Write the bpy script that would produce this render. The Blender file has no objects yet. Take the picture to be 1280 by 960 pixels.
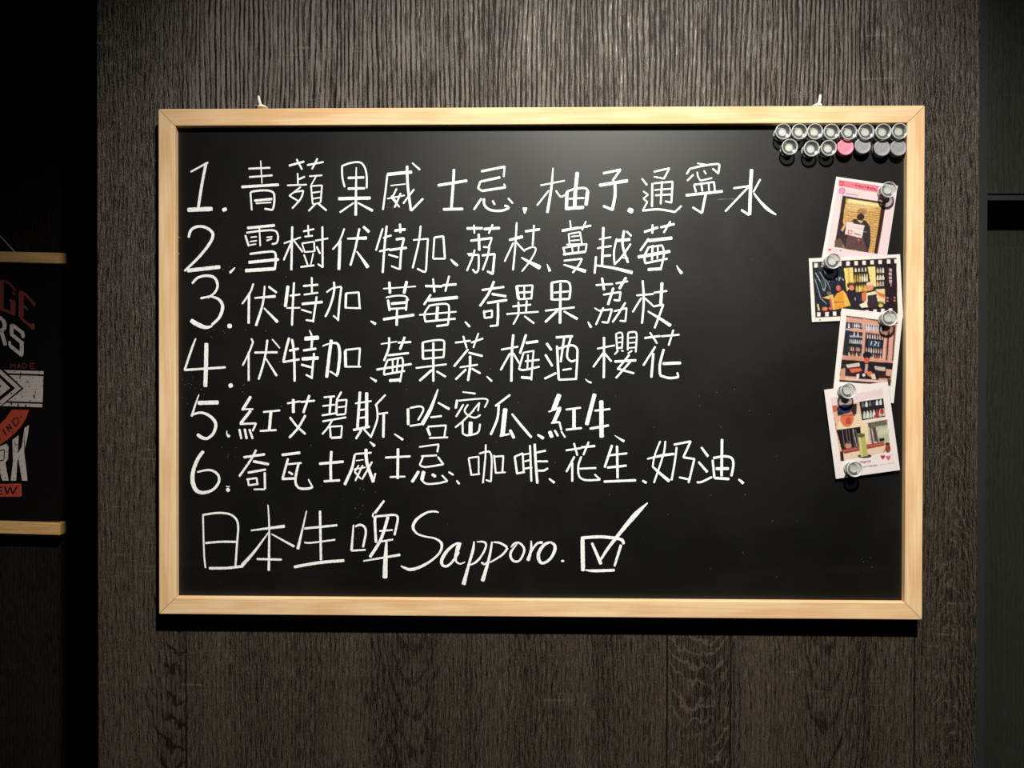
import bpy, bmesh, math, random
import numpy as np
from mathutils import Vector, Matrix, Euler

random.seed(7)
SC = bpy.context.scene
C = SC.collection
R = math.radians

# ------------------------------------------------------------------ camera, light, world, exposure
FPX = 950.0
cam_data = bpy.data.cameras.new('camera')
cam_data.sensor_width = 36.0
cam_data.lens = 36.0 * FPX / 1280.0
cam_data.clip_start = 0.02
cam = bpy.data.objects.new('camera', cam_data)
cam.location = (-0.01409712, -0.89498512, -0.01885652)
cam.rotation_euler = (R(89.59439589), R(-0.10344757), R(1.03034667))
C.objects.link(cam)
SC.camera = cam

world = bpy.data.worlds.new('dim_bar')
world.use_nodes = True
world.node_tree.nodes['Background'].inputs[0].default_value = (0.75, 0.85, 1.0, 1)
world.node_tree.nodes['Background'].inputs[1].default_value = 0.006
SC.world = world

LIGHT = Vector((0.20, -0.93, 0.95))
AIM = Vector((0.0, 0.0, -0.82))
ld = bpy.data.lights.new('ceiling_spotlight', 'SPOT')
ld.energy = 172
ld.color = (1.0, 0.95, 0.86)
ld.shadow_soft_size = 0.022
ld.spot_size = R(93)
ld.spot_blend = 1.0
lamp = bpy.data.objects.new('ceiling_spotlight', ld)
lamp.location = LIGHT
lamp.rotation_euler = (AIM - LIGHT).to_track_quat('-Z', 'Y').to_euler()
C.objects.link(lamp)

SC.view_settings.view_transform = 'Standard'
SC.view_settings.look = 'None'
SC.view_settings.gamma = 1.0
SC.view_settings.use_curve_mapping = False
SC.view_settings.exposure = 0.0

# ------------------------------------------------------------------ measuring helper: photo pixel -> point on the vertical plane y = Y
CM = Euler(cam.rotation_euler).to_matrix()
CL = Vector(cam.location)
def at(px, py, Y):
    d = CM @ Vector(((px - 640.0) / FPX, -(py - 480.0) / FPX, -1.0))
    return CL + d * ((Y - CL.y) / d.y)

WALL = 0.021      # face of the big laminate panel
FACE = 0.008      # writing surface, sunk in the frame whose front is y = 0
# recessed left bay: deep enough for the panel edge's shadow to end where the photograph shows it
def bay_depth():
    e = at(122, 480, WALL); yb = WALL
    sl = (e.x - LIGHT.x) / (WALL - LIGHT.y)
    while yb < 0.9:
        yb += 0.002
        if e.x + sl * (yb - WALL) < at(76, 480, yb).x: break
    return yb
DEEP = bay_depth()
print('bay depth', DEEP)

# ------------------------------------------------------------------ object helpers
def link(name, me, parent=None, mats=()):
    o = bpy.data.objects.new(name, me)
    C.objects.link(o)
    for m in mats:
        me.materials.append(m)
    if parent is not None:
        o.parent = parent
    return o

def bm_obj(name, bm, mat, parent=None, smooth=False):
    me = bpy.data.meshes.new(name)
    bmesh.ops.recalc_face_normals(bm, faces=bm.faces)
    bm.to_mesh(me); bm.free()
    if smooth:
        for p in me.polygons: p.use_smooth = True
    return link(name, me, parent, [mat])

def thing(name, label, cat, loc=(0, 0, 0), group=None):
    o = bpy.data.objects.new(name, None)
    o.empty_display_size = 0.02
    o.location = loc
    C.objects.link(o)
    tag(o, label, cat, group)
    return o

def tag(o, label, cat, group=None):
    o['label'] = label; o['category'] = cat
    if group: o['group'] = group

def box(bm, x0, x1, y0, y1, z0, z1, bev=0.0):
    r = bmesh.ops.create_cube(bm, size=1.0)
    vs = r['verts']
    for v in vs:
        v.co = Vector(((x0 + x1) / 2 + v.co.x * (x1 - x0), (y0 + y1) / 2 + v.co.y * (y1 - y0), (z0 + z1) / 2 + v.co.z * (z1 - z0)))
    if bev:
        es = list({e for v in vs for e in v.link_edges})
        bmesh.ops.bevel(bm, geom=es, offset=bev, segments=2, affect='EDGES', profile=0.6)

def lathe(bm, prof, seg=40, c=(0, 0, 0)):
    """profile of (radius, height); the axis runs from the wall towards the room (-Y)"""
    rings = []
    for r, h in prof:
        if r < 1e-6:
            rings.append([bm.verts.new((c[0], c[1] - h, c[2]))])
        else:
            rings.append([bm.verts.new((c[0] + r * math.cos(2 * math.pi * k / seg), c[1] - h, c[2] + r * math.sin(2 * math.pi * k / seg))) for k in range(seg)])
    for a, b in zip(rings, rings[1:]):
        for k in range(seg):
            k2 = (k + 1) % seg
            f = [a[k % len(a)], a[k2 % len(a)], b[k2 % len(b)], b[k % len(b)]]
            u = []
            for v in f:
                if v not in u: u.append(v)
            if len(u) > 2:
                try: bm.faces.new(u)
                except ValueError: pass

def tube(bm, pts, rad, seg=10):
    pts = [Vector(p) for p in pts]
    rings = []
    for i, p in enumerate(pts):
        t = (pts[min(i + 1, len(pts) - 1)] - pts[max(i - 1, 0)]).normalized()
        n = t.orthogonal().normalized() if i == 0 else (n - t * n.dot(t)).normalized()
        b = t.cross(n)
        r = rad[i] if isinstance(rad, (list, tuple)) else rad
        rings.append([bm.verts.new(p + (n * math.cos(2 * math.pi * k / seg) + b * math.sin(2 * math.pi * k / seg)) * r) for k in range(seg)])
    for a, b in zip(rings, rings[1:]):
        for k in range(seg):
            bm.faces.new((a[k], a[(k + 1) % seg], b[(k + 1) % seg], b[k]))
    bm.faces.new(rings[0]); bm.faces.new(rings[-1][::-1])

# ------------------------------------------------------------------ node helpers
class NT:
    def __init__(s, name):
        s.m = bpy.data.materials.new(name); s.m.use_nodes = True
        s.t = s.m.node_tree; s.n = s.t.nodes; s.l = s.t.links
        s.b = s.n['Principled BSDF']
    def inp(s, node, i, v):
        if isinstance(v, bpy.types.NodeSocket): s.l.new(v, node.inputs[i])
        elif v is not None: node.inputs[i].default_value = v
    def math(s, op, a, b=None, c=None, clamp=False):
        n = s.n.new('ShaderNodeMath'); n.operation = op; n.use_clamp = clamp
        s.inp(n, 0, a)
        if b is not None: s.inp(n, 1, b)
        if c is not None: s.inp(n, 2, c)
        return n.outputs[0]
    def coord(s):
        tc = s.n.new('ShaderNodeTexCoord'); sp = s.n.new('ShaderNodeSeparateXYZ')
        s.l.new(tc.outputs['Object'], sp.inputs[0])
        return sp.outputs
    def comb(s, x, y, z):
        n = s.n.new('ShaderNodeCombineXYZ')
        s.inp(n, 0, x); s.inp(n, 1, y); s.inp(n, 2, z)
        return n.outputs[0]
    def noise(s, v, scale=1.0, detail=3.0, rough=0.5, dist=0.0):
        n = s.n.new('ShaderNodeTexNoise')
        s.l.new(v, n.inputs['Vector'])
        n.inputs['Scale'].default_value = scale; n.inputs['Detail'].default_value = detail
        n.inputs['Roughness'].default_value = rough; n.inputs['Distortion'].default_value = dist
        return n.outputs['Fac']
    def rng(s, v, a, b, c=0.0, d=1.0):
        n = s.n.new('ShaderNodeMapRange'); n.interpolation_type = 'SMOOTHSTEP'
        s.inp(n, 0, v); s.inp(n, 1, a); s.inp(n, 2, b); s.inp(n, 3, c); s.inp(n, 4, d)
        return n.outputs[0]
    def mix(s, f, a, b):
        n = s.n.new('ShaderNodeMix'); n.data_type = 'RGBA'
        s.inp(n, 0, f)
        for i, v in ((6, a), (7, b)):
            if isinstance(v, tuple) and len(v) == 3: v = v + (1,)
            s.inp(n, i, v)
        return n.outputs[2]
    def bump(s, h, strength, dist):
        n = s.n.new('ShaderNodeBump')
        n.inputs['Strength'].default_value = strength; n.inputs['Distance'].default_value = dist
        s.l.new(h, n.inputs['Height']); s.l.new(n.outputs[0], s.b.inputs['Normal'])
    def set(s, **k):
        for a, v in k.items():
            s.inp(s.b, a.replace('_', ' '), v + (1,) if isinstance(v, tuple) and len(v) == 3 else v)
        return s.m

def srgb(r, g, b):
    f = lambda c: (c / 255 / 12.92) if c / 255 <= 0.04045 else ((c / 255 + 0.055) / 1.055) ** 2.4
    return (f(r), f(g), f(b))

def plain(name, col, rough=0.5, metal=0.0, spec=0.5):
    k = NT(name)
    x, y, z = k.coord()
    n = k.noise(k.comb(x, y, z), 180.0, 3, 0.6)
    c = k.mix(k.rng(n, 0.3, 0.7), tuple(v * 0.92 for v in col), tuple(min(1, v * 1.06) for v in col))
    k.set(Base_Color=c, Roughness=rough, Metallic=metal, Specular_IOR_Level=spec)
    return k.m

# ------------------------------------------------------------------ dark oak laminate
def laminate(name, dark, light, cathedral=True, rough=0.5, contrast=1.0, spec=0.5):
    k = NT(name)
    x, y, z = k.coord()
    wb = k.noise(k.comb(k.math('MULTIPLY', x, 9.0), 0.0, k.math('MULTIPLY', z, 3.0)), 1.0, 2, 0.5)
    ws = k.noise(k.comb(k.math('MULTIPLY', x, 60.0), 4.0, k.math('MULTIPLY', z, 34.0)), 1.0, 3, 0.6)
    # the middle boards are straight-grained, the outer and lower ones wander
    calm = k.math('MULTIPLY', k.math('MULTIPLY', k.rng(x, -0.46, -0.38), k.rng(x, 0.36, 0.44, 1.0, 0.0)), k.rng(z, -0.30, -0.05))
    warp = k.math('ADD', k.math('MULTIPLY', k.math('SUBTRACT', wb, 0.5), 0.022), k.math('MULTIPLY', k.math('SUBTRACT', ws, 0.5), k.math('MULTIPLY_ADD', calm, -0.0050, 0.0062)))
    xw = k.math('ADD', x, warp)
    fine = k.noise(k.comb(k.math('MULTIPLY', xw, 1250.0), 0.0, k.math('MULTIPLY', z, 60.0)), 1.0, 2, 0.65)
    line = k.noise(k.comb(k.math('MULTIPLY', xw, 330.0), 3.0, k.math('MULTIPLY', z, 14.0)), 1.0, 1, 0.5)
    fleck = k.noise(k.comb(k.math('MULTIPLY', x, 900.0), 7.0, k.math('MULTIPLY', z, 420.0)), 1.0, 3, 0.7)
    tone = k.noise(k.comb(k.math('MULTIPLY', xw, 22.0), 5.0, k.math('MULTIPLY', z, 0.9)), 1.0, 3, 0.55)
    lmask = k.math('MULTIPLY_ADD', calm, 0.72, 0.28)
    ph = k.noise(k.comb(k.math('MULTIPLY', x, 30.0), 2.0, k.math('MULTIPLY', z, 3.0)), 1.0, 3, 0.6)
    rib = k.math('SINE', k.math('ADD', k.math('MULTIPLY', xw, 2 * math.pi / 0.0058), k.math('MULTIPLY', ph, 13.0)))
    rib = k.rng(rib, -0.95, 0.10)
    pore = k.math('ADD', k.math('MULTIPLY', k.rng(line, 0.36, 0.60), 0.42), k.math('MULTIPLY', rib, 0.58))
    g = k.math('MULTIPLY', k.math('MULTIPLY', k.math('SUBTRACT', pore, 0.5), lmask), 0.75)
    g = k.math('ADD', g, k.math('MULTIPLY', k.rng(fine, 0.36, 0.66), 0.42))
    g = k.math('ADD', g, k.math('MULTIPLY', k.rng(fleck, 0.42, 0.70), 0.30))
    g = k.math('ADD', g, k.math('MULTIPLY', k.math('SUBTRACT', tone, 0.5), 0.45))
    g = k.math('ADD', g, 0.02)
    if cathedral:
        nz = k.noise(k.comb(k.math('MULTIPLY', x, 34.0), 1.0, k.math('MULTIPLY', z, 20.0)), 1.0, 4, 0.62)
        nz = k.math('MULTIPLY', k.math('SUBTRACT', nz, 0.5), 0.075)
        for (xa, xb, xc, cc, sgn, za, zb, per, amt) in (
                (-0.460, -0.425, -0.432, 30.0, -1, -0.31, -0.26, 0.030, -0.55),
                (0.158, 0.232, 0.196, 22.0, -1, -0.315, -0.28, 0.021, 0.55),
                (0.470, 0.530, 0.494, 75.0, 1, -0.10, -0.05, 0.017, 0.40),
                (0.318, 0.400, 0.345, 95.0, -1, -0.33, -0.27, 0.045, -0.40),
                (-0.200, -0.120, -0.150, 70.0, -1, -0.34, -0.27, 0.040, -0.30)):
            dx = k.math('SUBTRACT', x, xc)
            v = k.math('ADD', z, k.math('MULTIPLY', k.math('MULTIPLY', dx, dx), cc * sgn))
            v = k.math('ADD', v, nz)
            s = k.math('SINE', k.math('MULTIPLY', v, 2 * math.pi / per))
            s = k.rng(s, 0.55, 1.0)
            m = k.math('MULTIPLY', k.rng(x, xa - 0.03 if xa < 0 else xa, xa + 0.006), k.rng(x, xb - 0.002, xb, 1.0, 0.0))
            m = k.math('MULTIPLY', m, k.rng(z, za, zb, 1.0, 0.0))
            m = k.math('MULTIPLY', m, k.rng(k.noise(k.comb(k.math('MULTIPLY', x, 40.0), 8.0, k.math('MULTIPLY', z, 14.0)), 1.0, 2, 0.5), 0.36, 0.56, 0.15, 1.0))
            g = k.math('ADD', g, k.math('MULTIPLY', k.math('MULTIPLY', s, m), amt * 0.6))
            g = k.math('SUBTRACT', g, k.math('MULTIPLY', m, 0.05))
        # board joints printed in the decor
        for xj in (-0.427, 0.157, 0.233, 0.452):
            j = k.rng(k.math('ABSOLUTE', k.math('SUBTRACT', x, xj)), 0.0004, 0.0016, 1.0, 0.0)
            g = k.math('SUBTRACT', g, k.math('MULTIPLY', k.math('MULTIPLY', j, 0.35), k.rng(z, -0.3, 0.1, 1.0, 0.2)))
    # faint saw marks across the grain
    saw = k.noise(k.comb(k.math('MULTIPLY', x, 16.0), 9.0, k.math('MULTIPLY', z, 190.0)), 1.0, 1, 0.4)
    patch = k.noise(k.comb(k.math('MULTIPLY', x, 9.0), 2.0, k.math('MULTIPLY', z, 9.0)), 1.0, 2, 0.5)
    sm = k.math('MULTIPLY', k.rng(saw, 0.64, 0.74), k.rng(patch, 0.54, 0.64))
    g = k.math('ADD', g, k.math('MULTIPLY', sm, 0.22))
    g = k.math('MULTIPLY_ADD', k.math('SUBTRACT', g, 0.45), contrast, 0.45, clamp=True)
    col = k.mix(g, dark, light)
    k.set(Base_Color=col, Roughness=k.rng(g, 0.0, 1.0, rough + 0.13, rough), Specular_IOR_Level=k.rng(g, 0.0, 0.8, spec * 0.12, spec))
    k.bump(g, 0.8, 0.0006)
    return k.m

M_wall = laminate('dark_oak_laminate', srgb(19, 14, 10), srgb(96, 85, 72), rough=0.40, spec=1.0, contrast=1.2)
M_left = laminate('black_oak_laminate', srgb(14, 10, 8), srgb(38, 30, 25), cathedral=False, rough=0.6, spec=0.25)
M_right = laminate('green_black_oak_laminate', srgb(22, 23, 21), srgb(50, 51, 46), cathedral=False, rough=0.5, contrast=0.5, spec=0.35)
M_strip = plain('satin_slate_edge', srgb(34, 37, 38), 0.5)

def panel(name, x0, x1, y0, y1, z0, z1, mat, parent=None, bev=0.0006):
    bm = bmesh.new(); box(bm, x0, x1, y0, y1, z0, z1, bev)
    o = bm_obj(name, bm, mat, parent)
    if parent is None: o['kind'] = 'structure'
    return o

XL = at(122, 480, WALL).x
XR = at(1222.5, 480, WALL).x
panel('wall_back', XL, XR, WALL, WALL + 0.34, -1.5, 1.1, M_wall)
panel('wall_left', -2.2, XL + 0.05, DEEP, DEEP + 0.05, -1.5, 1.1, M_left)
# right: slate strip, then the recessed wall with a cupboard door above and a cabinet front below
YS = 0.030
XS = at(1233, 480, YS).x
panel('trim_1', XR + 0.0004, XS, YS, YS + 0.05, -1.5, 1.1, M_strip, bev=0.0004)
panel('wall_right', XS + 0.0003, 1.6, 0.074, 0.12, -1.5, 1.1, M_right)
z250 = at(1250, 250, 0.034).z
z308 = at(1250, 308.5, 0.040).z
cup = thing('cupboard', 'dark wall cupboard at the upper right, above the black shadowed slot', 'cupboard', (XS, 0.0735, z250))
def relp(name, x0, x1, y0, y1, z0, z1, mat, parent, bev=0.0006):
    o = panel(name, x0, x1, y0, y1, z0, z1, mat, parent, bev)
    o.location = -parent.location
    return o
relp('door', XS + 0.0006, 1.2, 0.034, 0.052, z250 + 0.0075, 1.05, M_right, cup)
relp('bottom_panel', XS + 0.0006, 1.2, 0.036, 0.0735, z250, z250 + 0.0070, M_strip, cup)
cab = thing('cabinet_front', 'dark green-black cabinet front at the lower right, below the shadowed slot', 'cabinet', (XS, 0.0735, z308))
relp('door', XS + 0.0006, 1.2, 0.040, 0.0735, -1.45, z308, M_right, cab)

# ------------------------------------------------------------------ the chalkboard
board = thing('chalkboard', 'large black chalkboard in a pale pine frame covered with handwritten drink menu', 'chalkboard', (0, 0, 0))

def pine():
    k = NT('pale_pine')
    x, y, z = k.coord()
    w = k.noise(k.comb(k.math('MULTIPLY', x, 5.0), y, k.math('MULTIPLY', z, 60.0)), 1.0, 2, 0.5)
    v = k.math('ADD', z, k.math('MULTIPLY', k.math('SUBTRACT', w, 0.5), 0.010))
    v2 = k.noise(k.comb(k.math('MULTIPLY', x, 9.0), k.math('MULTIPLY', y, 300.0), k.math('MULTIPLY', v, 420.0)), 1.0, 3, 0.6)
    big = k.noise(k.comb(k.math('MULTIPLY', x, 11.0), 4.0, k.math('MULTIPLY', z, 90.0)), 1.0, 2, 0.5)
    fl = k.noise(k.comb(k.math('MULTIPLY', x, 60.0), 4.0, k.math('MULTIPLY', z, 1400.0)), 1.0, 2, 0.5)
    g = k.math('ADD', k.math('MULTIPLY', k.rng(v2, 0.3, 0.7), 0.45), k.math('ADD', k.math('MULTIPLY', k.rng(big, 0.35, 0.65), 0.4), k.math('MULTIPLY', k.rng(fl, 0.5, 0.75), 0.15)))
    c = k.mix(g, srgb(212, 170, 122), srgb(236, 208, 168))
    k.set(Base_Color=c, Roughness=0.6, Specular_IOR_Level=0.15)
    k.bump(g, 0.15, 0.0002)
    return k.m
M_pine = pine()

def rail(L, w, d0, d1, loc, ang, name='frame_rail'):
    """mitred rail; outer edge on local z=0, inner edge at z=-w, length L along x"""
    bm = bmesh.new()
    b = 0.0010
    # cross-section (z, y, inset) front at y=d0, back y=d1
    sec = [(0, d1), (0, d0 + b), (-b * 0.3, d0 + b * 0.3), (-b, d0), (-w + b, d0), (-w + b * 0.3, d0 + b * 0.3), (-w, d0 + b), (-w, d1)]
    NX = 2
    a = [bm.verts.new((-L / 2 - zz, yy, zz)) for zz, yy in sec]
    c = [bm.verts.new((L / 2 + zz, yy, zz)) for zz, yy in sec]
    n = len(sec)
    for i in range(n):
        bm.faces.new((a[i], a[(i + 1) % n], c[(i + 1) % n], c[i]))
    bm.faces.new(a); bm.faces.new(c[::-1])
    o = bm_obj(name, bm, M_pine, board)
    o.location = loc; o.rotation_euler = (0, ang, 0)
    return o
FW = 0.0202
g_ = 0.0007
rail(0.9 - g_, FW, 0, WALL - 0.0006, (0, 0, 0.3), 0)
rail(0.9 - g_, FW, 0, WALL - 0.0006, (0, 0, -0.3), math.pi)
rail(0.6 - g_, FW, 0, WALL - 0.0006, (-0.45, 0, 0), -math.pi / 2)
rail(0.6 - g_, FW, 0, WALL - 0.0006, (0.45, 0, 0), math.pi / 2)

def blackboard():
    k = NT('black_board_paint')
    x, y, z = k.coord()
    v = k.comb(x, y, z)
    cloud = k.noise(v, 7.0, 4, 0.6, 0.6)
    wipe = k.noise(k.comb(k.math('MULTIPLY', x, 6.0), 0.0, k.math('MULTIPLY', z, 55.0)), 1.0, 4, 0.65)
    g = k.math('ADD', k.math('MULTIPLY', k.rng(cloud, 0.35, 0.75), 0.5), k.math('MULTIPLY', k.math('MULTIPLY', k.rng(wipe, 0.5, 0.8), k.rng(z, -0.27, -0.16, 1.0, 0.25)), 0.7))
    c = k.mix(g, (0.0020, 0.0020, 0.0018), (0.0062, 0.0060, 0.0052))
    micro = k.noise(v, 900.0, 2, 0.5)
    k.set(Base_Color=c, Roughness=k.rng(cloud, 0.3, 0.7, 0.41, 0.45), Specular_IOR_Level=0.44)
    k.bump(micro, 0.06, 0.0002)
    return k.m
M_board = blackboard()
bm = bmesh.new(); box(bm, -0.4385, 0.4385, FACE, FACE + 0.004, -0.2885, 0.2885)
surface = bm_obj('writing_surface', bm, M_board, board)

# ------------------------------------------------------------------ chalk writing
def chalk_mat(name, lo, hi):
    k = NT(name)
    x, y, z = k.coord()
    v = k.comb(x, y, z)
    n = k.noise(v, 420.0, 3, 0.6)
    n2 = k.noise(v, 1500.0, 2, 0.6)
    g = k.math('ADD', k.math('MULTIPLY', k.rng(n, 0.3, 0.65), 0.6), k.math('MULTIPLY', k.rng(n2, 0.3, 0.6), 0.4))
    k.set(Base_Color=k.mix(g, lo, hi), Roughness=0.9, Specular_IOR_Level=0.2)
    return k.m
M_chalk = chalk_mat('white_chalk', srgb(200, 202, 202), srgb(247, 250, 252))
M_dust = chalk_mat('chalk_dust', srgb(60, 59, 56), srgb(150, 148, 140))

def catmull(P, step):
    """P: list of (x, y, w); smooth resample"""
    out = []
    n = len(P)
    for i in range(n - 1):
        p0 = P[max(i - 1, 0)]; p1 = P[i]; p2 = P[i + 1]; p3 = P[min(i + 2, n - 1)]
        L = math.hypot(p2[0] - p1[0], p2[1] - p1[1])
        m = max(1, int(L / step))
        for j in range(m):
            t = j / m
            out.append(tuple(0.5 * ((2 * p1[q]) + (-p0[q] + p2[q]) * t + (2 * p0[q] - 5 * p1[q] + 4 * p2[q] - p3[q]) * t * t + (-p0[q] + 3 * p1[q] - 3 * p2[q] + p3[q]) * t ** 3) for q in range(3)))
    out.append(P[-1])
    return out

def ribbon_pts(P, rnd, ends=0.38, rough=0.07, step=1.1):
    """(x, y, w) in photo pixels -> left and right outlines, blunt rounded ends, slightly ragged"""
    Q = catmull(P, step)
    if len(Q) < 3:
        a, b = Q[0], Q[-1]
        Q = [tuple(a[q] + (b[q] - a[q]) * t for q in range(3)) for t in (0, .25, .5, .75, 1)]
    s = [0.0]
    for a, b in zip(Q, Q[1:]): s.append(s[-1] + math.hypot(b[0] - a[0], b[1] - a[1]))
    L, Rr = [], []
    n = len(Q)
    for i, q in enumerate(Q):
        a, b = Q[max(i - 1, 0)], Q[min(i + 1, n - 1)]
        tx, ty = b[0] - a[0], b[1] - a[1]
        d = math.hypot(tx, ty) or 1
        nx, ny = -ty / d, tx / d
        w = q[2] / 2
        e = min(s[i], s[-1] - s[i])
        R0 = max(q[2] * ends, 0.01)
        k = 1.0 if e >= R0 else 0.55 + 0.45 * math.sqrt(max(0, 1 - (1 - e / R0) ** 2))
        wl = w * k * (1 + rnd.uniform(-rough, rough)); wr = w * k * (1 + rnd.uniform(-rough, rough))
        L.append((q[0] + nx * wl, q[1] + ny * wl)); Rr.append((q[0] - nx * wr, q[1] - ny * wr))
    return L, Rr

def split_corners(P, ang=48):
    segs = [[P[0]]]
    for i in range(1, len(P)):
        segs[-1].append(P[i])
        if i < len(P) - 1:
            a = math.atan2(P[i][1] - P[i - 1][1], P[i][0] - P[i - 1][0]); b = math.atan2(P[i + 1][1] - P[i][1], P[i + 1][0] - P[i][0])
            d = abs((b - a + math.pi) % (2 * math.pi) - math.pi)
            if d > math.radians(ang): segs.append([P[i]])
    return segs

def stroke_faces(bm, P, Y, lift, rnd, **kw):
    L, Rr = ribbon_pts(P, rnd, **kw)
    vl = [bm.verts.new(at(x, y, Y - lift)) for x, y in L]
    vr = [bm.verts.new(at(x, y, Y - lift)) for x, y in Rr]
    for i in range(len(vl) - 1):
        bm.faces.new((vl[i], vr[i], vr[i + 1], vl[i + 1]))

REG = dict(A=(220, 190, 6), B=(410, 190, 6), C=(540, 190, 6), D=(670, 190, 6), E=(790, 190, 6), F=(220, 335, 6), G=(350, 335, 6), H=(460, 335, 6),
           I=(590, 335, 6), J=(710, 335, 6), K=(220, 475, 6), L=(360, 475, 6), M=(490, 475, 6), N=(570, 475, 6), O=(660, 475, 6), P=(790, 475, 6),
           Q=(240, 620, 8), R=(360, 620, 8), S=(490, 620, 8), T=(600, 620, 8), U=(680, 620, 8),
           a=(0, 340, 8), b=(0, 440, 8), c=(0, 540, 6.857))

def parse(reg, txt):
    """'@X' switches region; strokes split by ';'; '~' = keep as one smooth curve"""
    out = []
    for s in txt.split(';'):
        s = s.strip()
        if not s: continue
        if s[0] == '@':
            reg = s[1]; s = s[2:].strip()
            if not s: continue
        smooth = s[0] == '~'
        tok = s.lstrip('~').split()
        w0 = 0.0 if ',' in tok[0] else float(tok.pop(0))
        ox, oy, sc = REG[reg]
        P = []
        for t in tok:
            v = [float(q) for q in t.split(',')]
            P.append((ox + v[0] / sc, oy + v[1] / sc, (v[2] if len(v) > 2 else w0) / sc))
        out.append((smooth, P))
    return out

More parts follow.
